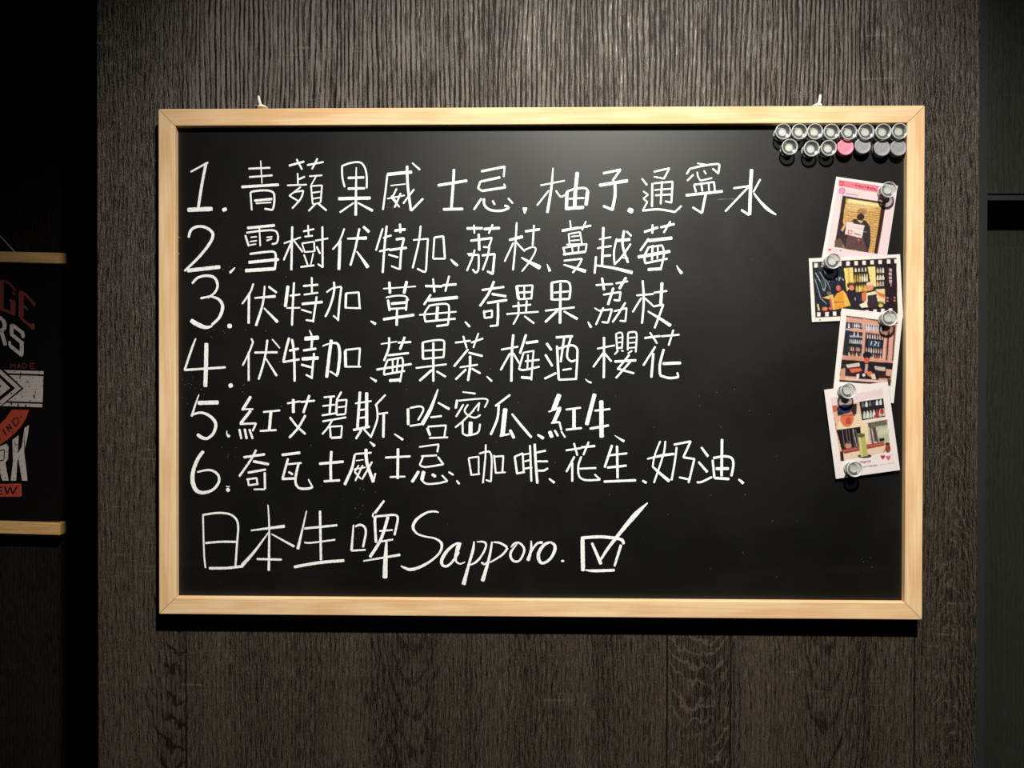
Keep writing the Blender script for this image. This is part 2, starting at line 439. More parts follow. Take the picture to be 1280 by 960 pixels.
CHALK = [
# line 1
('A', '14 112,148 240,78; 21 226,82 195,240 168,412; 32 88,434 272,426'),
('A', '28 350,437 378,427'),
('A', '9 635,65 645,235; 14 545,125 705,118; 14 550,188 722,175; 20 492,262 770,245; 13 558,302 568,435; ~15 562,300 600,292 680,288 730,305 738,350 732,410 722,435; 15 722,435 665,425; 18 588,365 720,352; 11 600,385 712,378'),
('A', '16 848,102 960,72; 14 905,55 945,130; 14 985,98 1105,75; 14 1060,50 1020,128; 12 912,160 915,245; 14 920,205 965,185; 12 835,250 980,245; 12 935,262 850,328 925,372; 13 885,300 955,290 935,350 872,422; 12 1000,182 1095,175; 10 1050,185 1015,245; 12 1012,250 1025,390; 12 1015,255 1095,250 1085,375; 11 1025,305 1080,298; 11 1025,350 1080,342; 10 1030,392 1085,378; 13 1050,385 995,442; 15 1065,385 1128,438'),
('B', '14 105,105 108,190 125,262; ~14 105,105 170,82 240,78 275,115 290,180 290,270; 18 150,195 270,190; 18 150,275 275,272; 212,115,9 210,300,16 208,475,20; 24 78,350 318,345; 192,382,12 90,452,14; 225,382,12 335,440,20'),
('B', '24 445,168 628,150; 14 445,172 430,300 412,432; 19 593,105 598,250 622,440; 16 625,440 712,350; 14 645,280 565,385; 632,82,10 688,132,16; 9 470,252 580,240; 13 515,275 480,345 535,412; 14 545,310 500,415; 11 445,350 575,325; 12 475,330 510,370'),
('C', '20 165,130 158,250 145,425; 20 45,250 262,215; 20 85,430 232,427'),
('C', '18 370,145 545,110; 14 545,108 538,185; 18 365,222 510,190; 15 362,222 345,272 375,292; 18 375,292 550,265; 12 552,265 540,240; 16 370,350 315,432; ~18 390,350 395,400 440,435 520,440 575,418 545,402; 15 455,365 470,395; 14 572,348 605,385'),
('C', '697,418,42 695,462,8'),
('D', '128,120,10 115,270,18 85,455,20; 12 35,250 215,215; 13 95,290 8,400; ~13 150,290 185,335 215,322; 27 310,152 295,300 290,420; 24 232,300 228,430; ~16 230,298 300,275 370,272 392,300; 26 388,295 375,400; 14 248,350 360,345; 24 220,425 358,415'),
('D', '18 505,160 635,132; 16 632,135 575,215; 24 475,250 688,215; 22 592,235 592,330 572,435; 20 575,434 505,405'),
('D', '38 692,432 726,446'),
('E', '14 165,148 280,122 240,200; 12 165,185 240,200; 15 152,235 150,410; 14 165,235 305,222 295,380 250,370; 14 225,220 215,390; 12 170,285 295,275; 14 175,325 292,318; 14 75,200 112,248; 12 85,295 120,320 85,350 115,375 80,440; ~16 80,440 200,430 320,450; 14 320,452 370,405'),
('E', '10 490,85 560,95; 15 410,165 435,125; ~15 435,125 540,102 640,90 655,105 645,165; 14 460,170 415,215; 12 490,150 495,185 515,215 600,195; 12 540,140 555,165; 13 605,125 640,155; 14 465,250 480,300; 14 465,245 615,225 622,295; 13 520,240 528,295; 13 575,230 578,290; 20 405,325 678,295; 18 555,310 540,380 525,455; 16 525,458 455,415'),
('E', '25 897,130 890,250 882,470; 18 878,472 820,435; 15 762,272 880,255 700,445; 14 962,205 910,300; 915,310,14 960,370,18 1020,430,24 1080,470,10'),
# line 2
('A', '~95,640,18 110,590,20 150,562,20 210,562,20 260,590,22 277,625,22 250,690,22 170,790,20 65,892,16; 28 85,890 330,862'),
('A', '405,905,20 442,868,9'),
('A', '20 535,570 740,550; 11 625,570 632,705; 15 520,625 545,705; ~14 530,605 650,590 740,590 765,630 755,680 720,690; 10 560,640 605,635; 10 555,672 605,665; 10 680,640 722,635; 12 680,665 718,650; 10 545,700 600,690; ~16 555,765 650,752 735,750 748,800 742,880; 22 545,828 770,805; 26 520,890 745,875'),
('A', '16 872,560 865,885; 12 810,685 935,640; 14 870,665 808,810; 12 885,665 950,750; 12 990,550 995,635; 13 955,595 1035,578; 12 965,635 1025,628; 11 945,685 965,750; 11 965,750 1035,745; 12 945,685 1035,672 1040,745; 12 960,770 990,855; 10 1030,760 1010,850; 14 935,862 1035,850; 13 1045,665 1140,648; 15 1098,560 1100,865; 13 1100,865 1065,840; 14 1055,710 1080,762'),
('B', '13 122,575 85,670 35,730; 22 90,665 82,882; 145,650,12 290,645,26; 16 235,575 205,720 168,850; 215,745,10 255,800,18 300,865,28; 265,560,18 308,600,22'),
('B', '14 410,575 360,738; 16 440,555 425,700 410,905; 14 415,645 475,625; 14 385,745 460,728; 16 540,540 542,605; 20 500,590 580,580; 18 510,655 570,648; 16 570,648 550,740 540,880; 18 460,735 590,718; 14 455,770 525,790; 12 475,855 535,880'),
('B', '14 695,555 680,680 635,870; 12 640,660 750,650; ~14 750,650 742,760 735,880 720,898 670,875; @C 13 18,640 8,798; 15 22,640 85,632 97,798; 13 8,800 98,800'),
('C', '140,805,9 165,830,20 192,852,18'),
('C', '20 262,573 378,572; 12 315,548 318,610; 20 390,578 508,570; 14 455,545 425,610; 17 290,665 450,645; 18 350,615 355,738; 13 448,650 425,715 385,712; 14 275,775 350,770 348,880 325,905 305,880; 14 320,735 300,800 262,890; 17 375,775 470,765 455,915 415,895; 14 430,715 415,790 380,885; 10 265,765 300,760'),
('C', '14 635,530 625,700 608,885; 580,660,18 680,635,24; 13 610,680 545,820; 13 625,670 695,745; 18 700,595 808,580; 14 765,550 755,700; ~12 695,735 755,712 778,735 740,810 675,895; 672,792,12 730,825,22 812,868,34'),
('C', '862,840,5 885,893,24'),
('D', '20 195,590 315,568; 12 255,515 262,570; 16 320,570 412,552; 12 375,520 345,585; 12 245,615 252,695; 12 245,615 330,600 345,690; 10 265,635 325,628; 10 262,665 325,660; 12 230,695 350,690; 14 205,720 220,775; 13 200,720 380,690 372,745; 11 270,710 275,750; 11 320,705 318,750; 18 205,768 370,748; 14 210,815 345,800 320,850 275,905; 208,845,10 290,870,20 372,895,26'),
('D', '18 505,565 503,640 495,860; 12 475,655 562,638; 14 460,722 565,705; 17 500,780 560,775; 16 450,785 440,910; 450,850,14 580,870,20 722,905,26; 14 605,650 585,750 590,845; 22 605,665 705,655; 18 660,590 650,700 690,830; 14 710,690 640,790 590,840; 15 680,595 715,630; 10 640,790 690,800'),
('E', '18 92,600 195,565; 16 155,545 152,610; 18 215,565 318,540; 15 288,520 238,605; 16 125,650 62,740; 24 125,665 300,645; 16 125,715 95,780 100,835; 14 120,715 225,700 240,760 215,885; 24 45,788 285,745; 16 155,700 150,810; 15 100,835 265,800; 22 120,882 215,875; 12 195,700 190,800'),
('E', '335,850,6 350,880,16 374,910,26'),
# line 3
('F', '~122,115,16 165,72,18 235,58,20 290,75,20 312,130,18 290,185,16 240,222,14; 16 185,227 260,212; ~260,212,14 320,235,20 350,290,24 325,370,22 270,425,18; 112,392,30 165,425,34 225,445,26 272,435,12'),
('F', '32 388,434 416,436'),
('F', '14 580,118 555,185 497,268; 18 548,190 545,415; 665,135,12 650,270,16 600,432,20; 590,225,12 745,212,22; 660,300,10 762,405,24; 16 695,140 755,185'),
('G', '24 60,135 40,290; 16 105,110 95,300 90,430; 14 75,208 150,198; 12 50,300 150,298; 14 238,70 240,185; 16 175,135 285,125; 13 180,200 285,185; 20 165,270 318,255; 15 275,215 260,320 248,405; 13 160,312 235,335; 14 195,390 245,397'),
('G', '16 405,105 405,180 375,290 340,365; 13 350,182 395,152 460,140; 15 460,145 447,250 435,395; 13 435,387 400,357; 18 495,190 492,300; 14 495,190 590,182 598,300; 12 490,298 605,302'),
('G', '680,398,10 718,420,22'),
('H', '10 115,155 358,138; 20 160,105 165,190; 22 290,100 270,190; 18 150,240 162,320; ~12 135,222 210,208 280,212 302,242; 15 292,225 285,318; 20 175,268 285,258; 14 165,307 285,300; 218,300,14 215,430,20; 20 115,385 345,352'),
('H', '18 430,135 555,138; 488,80,12 498,180,18; 18 560,130 662,122; 14 608,60 580,175; 16 470,200 420,275; 24 450,242 672,220; 14 460,285 425,340 430,402; ~14 455,282 590,270 608,330 600,420; 16 600,425 515,436; 12 385,352 662,328; 22 522,290 515,385; 15 430,402 655,380'),
('H', '728,403,12 763,440,18'),
('I', '16 75,165 240,142; 18 165,100 125,190 60,285; 18 150,195 255,212; 18 115,262 262,240; 14 90,320 95,375 150,368; 14 85,330 150,318 150,370; 18 195,265 195,360 190,432; 14 190,430 135,436'),
('I', '22 335,135 348,230; 13 335,135 455,130 445,232; 14 345,185 445,180; 12 392,140 392,235; 13 345,235 445,228; 14 305,288 440,275; 15 348,255 350,340; 14 410,245 405,335; 13 260,345 498,328; 13 350,350 310,422; 14 395,362 465,415'),
('I', '20 598,110 598,240; ~16 598,110 670,100 725,108 738,160 730,230; 14 615,185 725,175; 16 605,237 728,232; 664,115,16 662,260,18 660,415,20; 14 550,320 768,295; 18 640,320 550,405; 690,325,14 790,382,20'),
('I', '870,405,10 893,445,20'),
('J', '14 210,128 335,120; 18 255,75 270,165; 14 360,115 448,100; 20 435,72 385,155; 18 340,150 300,275; 14 265,200 395,180 385,245 345,240; 14 235,320 330,310 300,410 255,405; 14 265,298 210,425; 13 345,325 440,300 430,400 390,395; 15 430,260 380,340 335,405; 10 200,300 240,325'),
('J', '16 560,95 568,250 555,415; 14 515,205 640,195; 14 550,225 485,330; 13 575,225 640,285; 14 645,185 742,172; 22 705,110 695,280; 15 640,288 715,275 650,450; 600,325,12 690,380,20 770,432,26'),
# line 4
('F', '148,530,10 120,600,16 65,765,16; 17 65,765 370,745; 30 228,565 225,740 220,890'),
('F', '32 398,887 422,876'),
('F', '14 565,530 578,555 545,640 500,730; 15 545,630 545,845; 16 590,634 760,632; 16 685,540 665,680 620,835; 675,680,10 755,808,18; 10 722,535 778,600'),
('G', '18 68,525 45,610 25,705; 18 90,535 105,640 110,850; 18 70,620 140,605; 16 25,705 145,685; 220,465,6 240,520,16 235,600,16; 30 185,530 290,522; 18 175,618 270,605; 26 165,682 288,674; 16 255,640 245,740 238,830; 17 160,725 235,745; 14 195,800 240,825'),
('G', '24 385,540 370,650 350,820; ~320,585,11 370,568,12 430,568,18 448,640,22 440,740,22 430,800,22; 13 430,810 375,775; 22 490,620 492,735; 14 490,615 600,602 590,735; 13 485,740 605,740'),
('G', '675,820,6 722,850,22'),
('H', '10 98,570 215,552; 16 158,522 155,600 120,695; 16 225,560 322,555; 18 275,518 240,610; 16 150,655 305,638; 14 145,695 125,750 120,800; 14 145,690 255,672 262,720 240,855; 16 65,762 325,720; 13 185,690 185,790; 13 225,680 215,780; 15 120,800 275,772; 22 160,845 238,838'),
('H', '18 410,560 412,680; ~14 410,558 500,542 565,545 572,590 568,660; 13 425,620 565,612; 14 412,682 570,668; 17 490,560 490,740 490,850; 13 360,750 588,722; 18 478,765 388,845; 15 515,775 582,815'),
('H', '14 655,560 768,545; 14 715,512 740,600; 14 775,560 862,528; 12 828,490 790,598; 16 750,610 645,738; 16 755,635 858,660; 18 765,660 765,740 750,845; 13 690,745 822,725; 16 735,760 658,835; 16 780,755 842,790'),
('H', '890,812,8 928,848,18'),
('I', '18 310,500 300,620 295,850; 14 220,612 345,590; 15 285,640 215,765; 14 310,640 355,715; 18 405,500 360,640; 20 405,562 495,550; 14 385,640 355,745; 12 385,635 465,620; 13 462,625 455,700 445,840; 20 440,825 370,820; 14 400,700 505,688; 15 350,752 385,765 505,740; 12 420,650 415,760'),
('I', '18 560,565 595,615; 17 550,650 602,735; 16 545,830 630,788; 18 630,520 755,512; 16 690,530 665,705; ~15 740,525 718,610 715,670 745,700 775,690; 18 638,585 650,835; ~16 650,605 740,580 785,600 790,660 780,835; 14 680,765 745,755; 15 650,838 785,832'),
('I', '850,832,5 870,850,12 895,860,14'),
('J', '17 270,520 270,700 268,825; 13 220,605 350,580; 15 262,640 190,742; 15 275,640 325,700; 13 360,495 370,620; ~12 360,495 388,484 408,500 405,600; 10 375,525 402,520; 10 375,560 402,555; 14 370,600 405,598; 12 375,620 350,648; 12 400,620 415,622; 13 450,490 448,615; ~13 450,485 500,480 515,505 508,630; 11 460,525 505,520; 11 460,562 505,558; 10 455,600 505,595; 12 480,620 450,640; 18 350,702 510,692; 15 460,650 375,755; 15 370,755 495,790; 15 470,700 360,825'),
('J', '16 575,525 690,510; 13 615,485 668,565; 14 700,512 835,500; 14 790,465 755,580; 15 655,590 565,730; 18 640,640 625,820; 18 718,610 690,720 690,800; ~18 690,805 760,825 828,818; 15 828,818 820,785; 22 712,717 845,712'),
# line 5
('K', '172,110,8 150,170,12 118,272,18; 30 165,172 318,168; ~115,262,16 190,245,18 260,275,22 298,330,24 280,400,22 235,440,20; 160,408,22 200,435,26 240,440,16'),
('K', '382,380,5 380,405,10; 380,405,10 400,425,28'),
('K', '22 560,125 498,225; 13 500,220 578,218; 22 560,230 485,325; 15 480,330 600,325 575,382; 16 475,370 490,440; 18 515,368 530,440; 16 550,370 575,440'),
('K', '14 655,240 780,228; 22 712,235 700,372; 15 630,382 752,375'),
('L', '14 -5,175 90,160; 22 40,145 40,245; 15 95,165 200,155; 18 160,115 115,245; 16 15,280 65,345 130,405; 17 130,265 75,360 10,432'),
('L', '14 270,130 350,122; 12 260,195 350,185; 17 322,130 312,250; 14 255,265 355,250; 15 400,90 365,150; 17 365,160 362,258; 13 365,155 440,148 430,255; 12 375,205 430,198; 14 365,262 430,255; 14 260,310 435,280; 14 335,295 300,355 258,405; 15 315,350 320,432; 13 315,350 405,345 398,432; 18 325,434 398,430'),
('L', '13 505,175 625,158; 20 540,90 520,370; 24 590,95 590,350; 14 540,225 585,220; 14 540,285 585,278; 19 490,375 612,350; 17 550,375 510,440; 14 570,370 625,430; 14 730,112 655,190; 14 662,185 670,290 625,420; 14 680,255 748,245; 19 718,260 715,430'),
('L', '798,405,10 862,448,18'),
('M', '20 120,215 122,335; ~14 135,210 210,198 235,225 195,300; 14 135,345 215,332; 345,70,10 290,215,26 225,335,28; 345,170,12 430,218,20; 14 290,280 372,270; 20 265,360 285,415; 14 270,350 405,340 392,430; 13 280,435 418,430'),
('M', '530,90,10 625,102,14; 18 488,150 478,212; ~12 500,155 600,145 690,140 718,155 695,205; 14 535,185 480,275; ~13 570,185 545,230 575,268 625,282 662,262; 12 610,225 655,170 645,232; 13 615,225 530,310 475,355; 14 530,315 530,400; 30 590,315 588,410; ~14 530,400 560,415 620,405 650,385 660,330'),
('M', '16 885,112 775,195; ~18 800,185 790,290 740,410; 34 850,215 828,415; 14 810,420 880,405; 22 885,375 915,435; @N 420,255,14 480,330,20 565,430,18'),
('N', '612,410,14 656,438,26'),
('O', '36 235,108 190,225; 12 155,238 245,205; 28 240,210 192,320; 14 175,322 235,315 250,375; 28 162,385 180,430; 16 200,378 225,420; 13 250,385 278,430'),
('O', '15 285,222 395,208; 26 345,220 345,370; 16 285,373 402,360'),
('O', '30 500,105 440,335; 15 500,230 615,218; 32 550,155 552,430; 18 465,365 605,340'),
('O', '650,415,5 685,438,12 720,460,20'),
# line 6
('K', '~205,535,24 165,590,26 130,680,28 125,760,32 150,825,30 205,845,24 280,820,20 322,760,20 310,705,18 250,675,16 160,690,12'),
('K', '375,798,7 402,800,8; 28 382,815 398,832'),
('K', '18 508,580 665,557; 16 600,525 560,600 475,722; 20 580,610 695,632; 17 540,695 672,672; 14 540,745 545,790 615,780; 14 530,745 605,735 612,785; 17 665,695 668,815; 13 665,820 585,820'),
('K', '20 795,562 930,545; 17 840,590 800,735; 18 795,742 885,738; 14 840,632 940,622; ~18 918,630 895,750 920,808 985,815 1025,803; 12 1025,803 1000,760 995,745; 16 845,690 875,708'),
('L', '20 325,535 320,640 322,760; 20 235,628 415,612; 17 270,760 388,752'),
('L', '612,462,6 650,495,26; 500,560,16 480,660,20 425,785,22; 14 505,555 625,545; 24 585,518 592,620 640,765; 14 640,765 655,700; 14 630,615 555,745; 8 510,605 565,598; 11 495,670 580,655; 12 530,640 500,690 545,740; 13 560,640 505,755'),
('L', '20 825,515 822,740; 16 730,582 918,572; 14 765,728 878,724'),
('M', '12 205,502 350,482; 14 350,482 340,540; 14 220,572 335,565; 13 235,572 208,635; ~14 208,635 240,652 310,645 385,632; 14 385,632 345,578; 22 200,685 150,765; 28 238,685 224,750; ~14 222,750 260,778 340,775 415,758; 14 415,758 375,715; 22 300,708 328,724; 14 425,690 460,712'),
('M', '485,755,14 505,780,16'),
('M', '13 575,590 595,712; 12 575,585 650,575 650,708; 12 590,712 658,705; 13 703,485 700,580 682,772; ~13 655,552 700,540 735,542 748,600 742,760; 12 742,762 705,750; 13 765,565 778,695; 13 765,575 835,570 828,690; 12 775,697 850,692'),
('N', '16 440,575 458,700; 14 440,575 500,550 508,690; 14 455,702 515,690; 15 555,490 560,620 565,760; 12 505,560 555,550; 12 515,610 558,600; 14 515,665 570,655; 19 590,480 598,620 610,775; 15 600,545 672,530; 14 610,610 688,610; 16 615,680 660,678 688,662'),
('N', '698,740,12 738,770,20'),
('O', '14 285,528 400,510; 14 345,475 370,565; 17 400,505 502,495; 14 455,465 415,562; 15 348,575 288,688; 16 332,620 332,760; ~15 400,575 378,640 380,710 405,742 455,752 540,747; 13 540,745 500,708; 14 385,665 510,660'),
('O', '18 630,490 575,655; 15 610,565 742,550; 18 668,495 672,735; 17 595,657 738,642; 18 570,762 808,752'),
('O', '860,755,16 888,772,18'),
('P', '13 212,460 172,560 155,650; 155,650,14 215,705,20 280,758,26; 14 250,460 235,560 165,770; 115,592,12 230,565,20 315,555,18; 15 335,505 320,620 297,750; 16 315,485 440,460 385,580 468,592 425,770; 15 355,730 425,745'),
('P', '520,505,16 570,572,20; 500,615,16 565,690,20; 16 488,765 520,765 598,728; 20 675,445 672,720; 17 605,600 618,735; ~18 610,585 700,572 750,590 760,640 745,720; 22 630,665 725,664; 20 620,735 728,742'),
('P', '800,745,14 835,775,24'),
# bottom line
('Q', '16 110,185 120,560 135,718; ~20 105,190 250,170 370,180 440,230 462,310 450,480 435,700; 21 135,470 280,458 440,458; 25 172,722 350,720 510,702'),
('Q', '760,90,12 772,320,18 768,745,26; 590,345,14 925,302,32; 765,365,12 620,560,26 500,695,36; 795,380,12 1022,505,24; 21 650,630 895,636'),
('R', '185,150,12 145,330,18 98,530,32; 22 165,325 490,292; 24 320,150 330,640; 17 165,463 230,468 470,437; 29 62,710 300,668 560,645'),
('R', '655,290,14 635,545,26; ~22 675,305 720,288 765,310 778,370 750,510; 18 635,547 775,538; 960,48,20 870,170,28; 16 855,170 845,200 880,225; 26 868,210 872,330 880,465; ~22 875,205 980,195 1070,190 1098,220 1085,300 1065,390; 30 1000,210 930,430 820,610; 17 915,350 1045,340; 19 918,458 1048,435; 985,455,20 975,640,42 970,820,48; 755,650,14 1120,588,26'),
('S', '~465,165,12 430,155,18 350,165,20 250,230,28 210,310,28 250,375,20 330,405,17 430,425,18 495,475,26 480,560,22 400,640,22 290,705,28 180,735,30 90,700,14'),
('S', '~690,480,26 640,478,22 560,540,30 500,630,34 505,690,28 550,700,24 610,650,24 665,560,30; 670,485,46 635,610,32; ~640,600,26 640,650,20 680,678,16 730,660,10'),
('S', '820,455,12 810,540,28 770,680,26 715,885,42; ~850,458,12 920,460,20 940,500,20 900,590,20 840,660,22 780,690,12'),
('S', '1000,460,18 980,580,24 950,700,30 905,850,40; ~1015,462,14 1080,470,20 1150,510,24; ~1155,520,24 1100,590,20 980,665,14; 895,665,22 925,685,20; 925,685,18 965,650,10'),
('T', '~310,512,14 345,475,20 390,468,20 435,510,22 440,560,22 400,640,20 350,655,22 310,620,24 310,560,24 370,480,10'),
('T', '512,450,14 510,540,24 480,645,36; ~505,570,20 540,510,20 580,470,22 625,465,26'),
('T', '~700,462,20 640,490,30 588,570,34 590,640,32 630,672,26 700,630,26 745,550,32 745,490,28 700,460,18'),
('T', '22 815,650 838,650'),
('U', '40 385,430 390,748; ~30 372,420 550,408 700,420 780,440 795,480; 770,490,28 705,700,22; 415,740,12 500,748,28 705,742,26; 480,470,24 570,680,34; 565,640,22 650,510,30 800,320,38 920,180,46 1035,70,12'),
]
rnd = random.Random(3)
WS = 1.0
for reg, txt in CHALK:
    bm = bmesh.new()
    lift = 0.00025
    for smooth, P in parse(reg, txt):
        P = [(p[0], p[1], p[2] * WS) for p in P]
        for seg in ([P] if smooth else split_corners(P)):
            if len(seg) < 2: continue
            # blunt chalk ends reach a little past the traced centre line
            a, b = seg[0], seg[1]; d = math.hypot(b[0] - a[0], b[1] - a[1]) or 1; e = min(0.45, a[2] * 0.2)
            seg[0] = (a[0] - (b[0] - a[0]) / d * e, a[1] - (b[1] - a[1]) / d * e, a[2])
            a, b = seg[-1], seg[-2]; d = math.hypot(b[0] - a[0], b[1] - a[1]) or 1; e = min(0.45, a[2] * 0.2)
            seg[-1] = (a[0] - (b[0] - a[0]) / d * e, a[1] - (b[1] - a[1]) / d * e, a[2])
            stroke_faces(bm, seg, FACE, lift, rnd)
            lift += 0.000012
    bm_obj('chalk_character', bm, M_chalk, surface)

# loose chalk dust and specks on the board
bm = bmesh.new()
rd = random.Random(12)
spots = []
for cx, cy, sx, sy, n in ((237, 483, 9, 12, 26), (300, 482, 5, 5, 6), (270, 415, 8, 4, 9), (285, 562, 6, 6, 5), (290, 340, 6, 3, 7), (487, 258, 5, 3, 8),
                          (330, 750, 40, 3, 8), (700, 400, 200, 120, 60), (900, 600, 150, 90, 40), (450, 640, 5, 16, 14), (440, 470, 170, 90, 50), (1080, 706, 20, 12, 5), (560, 262, 20, 4, 5)):
    for _ in range(n): spots.append((rd.gauss(cx, sx), rd.gauss(cy, sy), rd.uniform(0.18, 0.55)))
for i, (px, py, r) in enumerate(spots):
    if not (226 < px < 1125 and 165 < py < 740): continue
    k = 5
    vs = [bm.verts.new(at(px + r * math.cos(2 * math.pi * j / k + i) * rd.uniform(.6, 1.2), py + r * math.sin(2 * math.pi * j / k + i) * rd.uniform(.6, 1.2), FACE - 0.0002)) for j in range(k)]
    bm.faces.new(vs)
for q in ([(221.2, 297.2), (225.5, 296.6)], [(221.2, 317.6), (224.8, 317.2)]):
    stroke_faces(bm, [(a_, b_, 0.9) for a_, b_ in q], FACE, 0.0002, rd)
for s in ('4 640,355 770,352',):
    for sm, P in parse('E', s): stroke_faces(bm, [(p[0], p[1], 0.5) for p in P], FACE, 0.0002, rd)
o = bm_obj('chalk_dust', bm, M_dust, surface); o['kind'] = 'stuff'
o['label'] = 'faint specks of loose chalk dust'

# ------------------------------------------------------------------ hooks above the frame
M_white = plain('white_plastic', srgb(236, 232, 222), 0.4)
for (bx, by, tx, ty, lab) in ((325.5, 134.5, 322.6, 119.5, 'small white plastic wall hook above the left half of the chalkboard frame'),
                              (1024.0, 133.0, 1026.0, 117.8, 'small white plastic wall hook above the right half, over the row of magnets')):
    b = at(bx, by, 0.008); t = at(tx, ty, 0.008)
    h = thing('wall_hook', lab, 'hook', (b.x, WALL, b.z), 'white hooks holding the chalkboard')
    bm = bmesh.new()
    box(bm, -0.0065, 0.0065, -0.0022, -0.0004, -0.012, 0.0006, 0.0006)
    bm_obj('back_plate', bm, M_white, h)
    bm = bmesh.new()
    dx, dz = t.x - b.x, t.z - b.z
    tube(bm, [(0, -0.001, 0.0004), (0, -0.006, 0.0008), (dx * 0.15, -0.010, 0.0025), (dx * 0.5, -0.0118, dz * 0.5), (dx * 0.9, -0.012, dz * 0.92), (dx, -0.012, dz)], [0.0022, 0.0022, 0.0020, 0.0017, 0.0015, 0.0009], 12)
    bm_obj('prong', bm, M_white, h, True)
    bm = bmesh.new()
    prof = [(0, 0.0), (0.0058, 0.0), (0.0062, 0.002), (0.0056, 0.006), (0.0040, 0.010), (0, 0.0115)]
    lathe(bm, prof, 20)
    for v in bm.verts:
        v.co.z = max(v.co.z, -0.0005) * 0.62 + 0.0018; v.co.y -= 0.0022
    bm_obj('hook_base', bm, M_white, h, True)

# ------------------------------------------------------------------ magnets
def clear_plastic():
    k = NT('clear_acrylic')
    k.n.remove(k.b)
    lw = k.n.new('ShaderNodeLayerWeight'); lw.inputs[0].default_value = 0.42
    tr = k.n.new('ShaderNodeBsdfTransparent'); tr.inputs[0].default_value = (0.93, 0.95, 0.95, 1)
    gl = k.n.new('ShaderNodeBsdfGlossy'); gl.inputs['Roughness'].default_value = 0.12
    df = k.n.new('ShaderNodeBsdfDiffuse'); df.inputs[0].default_value = (0.34, 0.35, 0.35, 1)
    m1 = k.n.new('ShaderNodeMixShader'); m1.inputs[0].default_value = 0.5
    k.l.new(df.outputs[0], m1.inputs[1]); k.l.new(gl.outputs[0], m1.inputs[2])
    m2 = k.n.new('ShaderNodeMixShader')
    f = k.rng(lw.outputs['Facing'], 0.10, 0.90, 0.22, 0.92)
    k.l.new(f, m2.inputs[0]); k.l.new(tr.outputs[0], m2.inputs[1]); k.l.new(m1.outputs[0], m2.inputs[2])
    k.l.new(m2.outputs[0], k.n['Material Output'].inputs[0])
    return k.m
M_clear = clear_plastic()
def rimmat():
    k = NT('acrylic_rim_refraction'); k.set(Base_Color=(0.62, 0.63, 0.62), Roughness=0.22, Specular_IOR_Level=0.6, Alpha=0.80); return k.m  # pale colour paints in the bright refraction along the clear edges
M_rim = rimmat()
def coremat():
    k = NT('nickel_magnet')
    x, y, z = k.coord()
    n = k.noise(k.comb(x, y, z), 350.0, 3, 0.6)
    k.set(Base_Color=k.mix(n, srgb(190, 192, 186), srgb(246, 246, 238)), Roughness=0.5, Metallic=0.15)
    return k.m
M_core = coremat()

def clear_magnet(px, py, Y, label, group, h=0.0135, tilt=(0, 0), r=0.0093):
    p = at(px, py, Y - h)
    t = thing('clear_magnet', label, 'magnet', (p.x, Y, p.z), group)
    t.rotation_euler = (tilt[0], 0, tilt[1])
    bm = bmesh.new()       # one-piece turned body: foot flange, waist, dished head
    lathe(bm, [(0, 0.0002), (r * .80, 0.0002), (r * .84, 0.0010), (r * .80, 0.0024), (r * .52, 0.0040), (r * .46, 0.0062), (r * .55, 0.0084), (r * .90, 0.0104), (r * .95, 0.0112)], 40)
    bm_obj('body', bm, M_clear, t, True)
    bm = bmesh.new()
    lathe(bm, [(r * .90, 0.0104), (r * .99, 0.0112), (r, h - .0010), (r * .97, h), (r * .90, h), (r * .87, h - .0008), (r * .83, h - .0020)], 40)
    bm_obj('head_rim', bm, M_rim, t, True)
    bm = bmesh.new()
    lathe(bm, [(r * .83, h - .0020), (r * .55, h - .0030), (0, h - .0032)], 40)
    bm_obj('head_disc', bm, M_clear, t, True)
    bm = bmesh.new()
    lathe(bm, [(r * .70, .0006), (r * .83, .0004), (r * .86, .0014), (r * .82, .0024), (r * .74, .0022)], 40)
    bm_obj('foot_caustic_ring', bm, M_rim, t, True)  # pale ring stands in for the light refracted below the head
    bm = bmesh.new()
    lathe(bm, [(0, .0008), (r * .40, .0008), (r * .40, .0060), (r * .50, .0092), (r * .50, .0097), (r * .42, .0102), (r * .38, .0097), (0, .0098)], 32)
    bm_obj('magnet_core', bm, M_core, t, False)
    return t

ORD = ['first', 'second', 'third', 'fourth', 'fifth', 'sixth', 'seventh']
top = [(979.3, 164.1), (999.7, 164.1), (1019.2, 164.1), (1039.8, 164.4), (1061.7, 164.6), (1083.2, 164.2), (1104.7, 164.2), (1125.2, 163.6)]
for i, (x, y) in enumerate(top):
    if i == 7: lab = 'clear plastic magnet wedged in the top right corner of the frame'
    elif i == 0: lab = 'clear plastic magnet at the left end of the upper magnet row'
    else: lab = 'clear plastic magnet, %s from the left in the upper row under the top rail' % ORD[i]
    clear_magnet(x, y, FACE, lab, 'clear magnets parked at the top right')
low = [(987.6, 183.4), (1014.8, 185.4), (1036.4, 184.7)]
for i, (x, y) in enumerate(low):
    lab = ('clear plastic magnet at the left end of the lower magnet row', 'clear plastic magnet, second from the left in the lower row', 'clear plastic magnet in the lower row touching the pink magnet')[i]
    clear_magnet(x, y, FACE, lab, 'clear magnets parked at the top right')

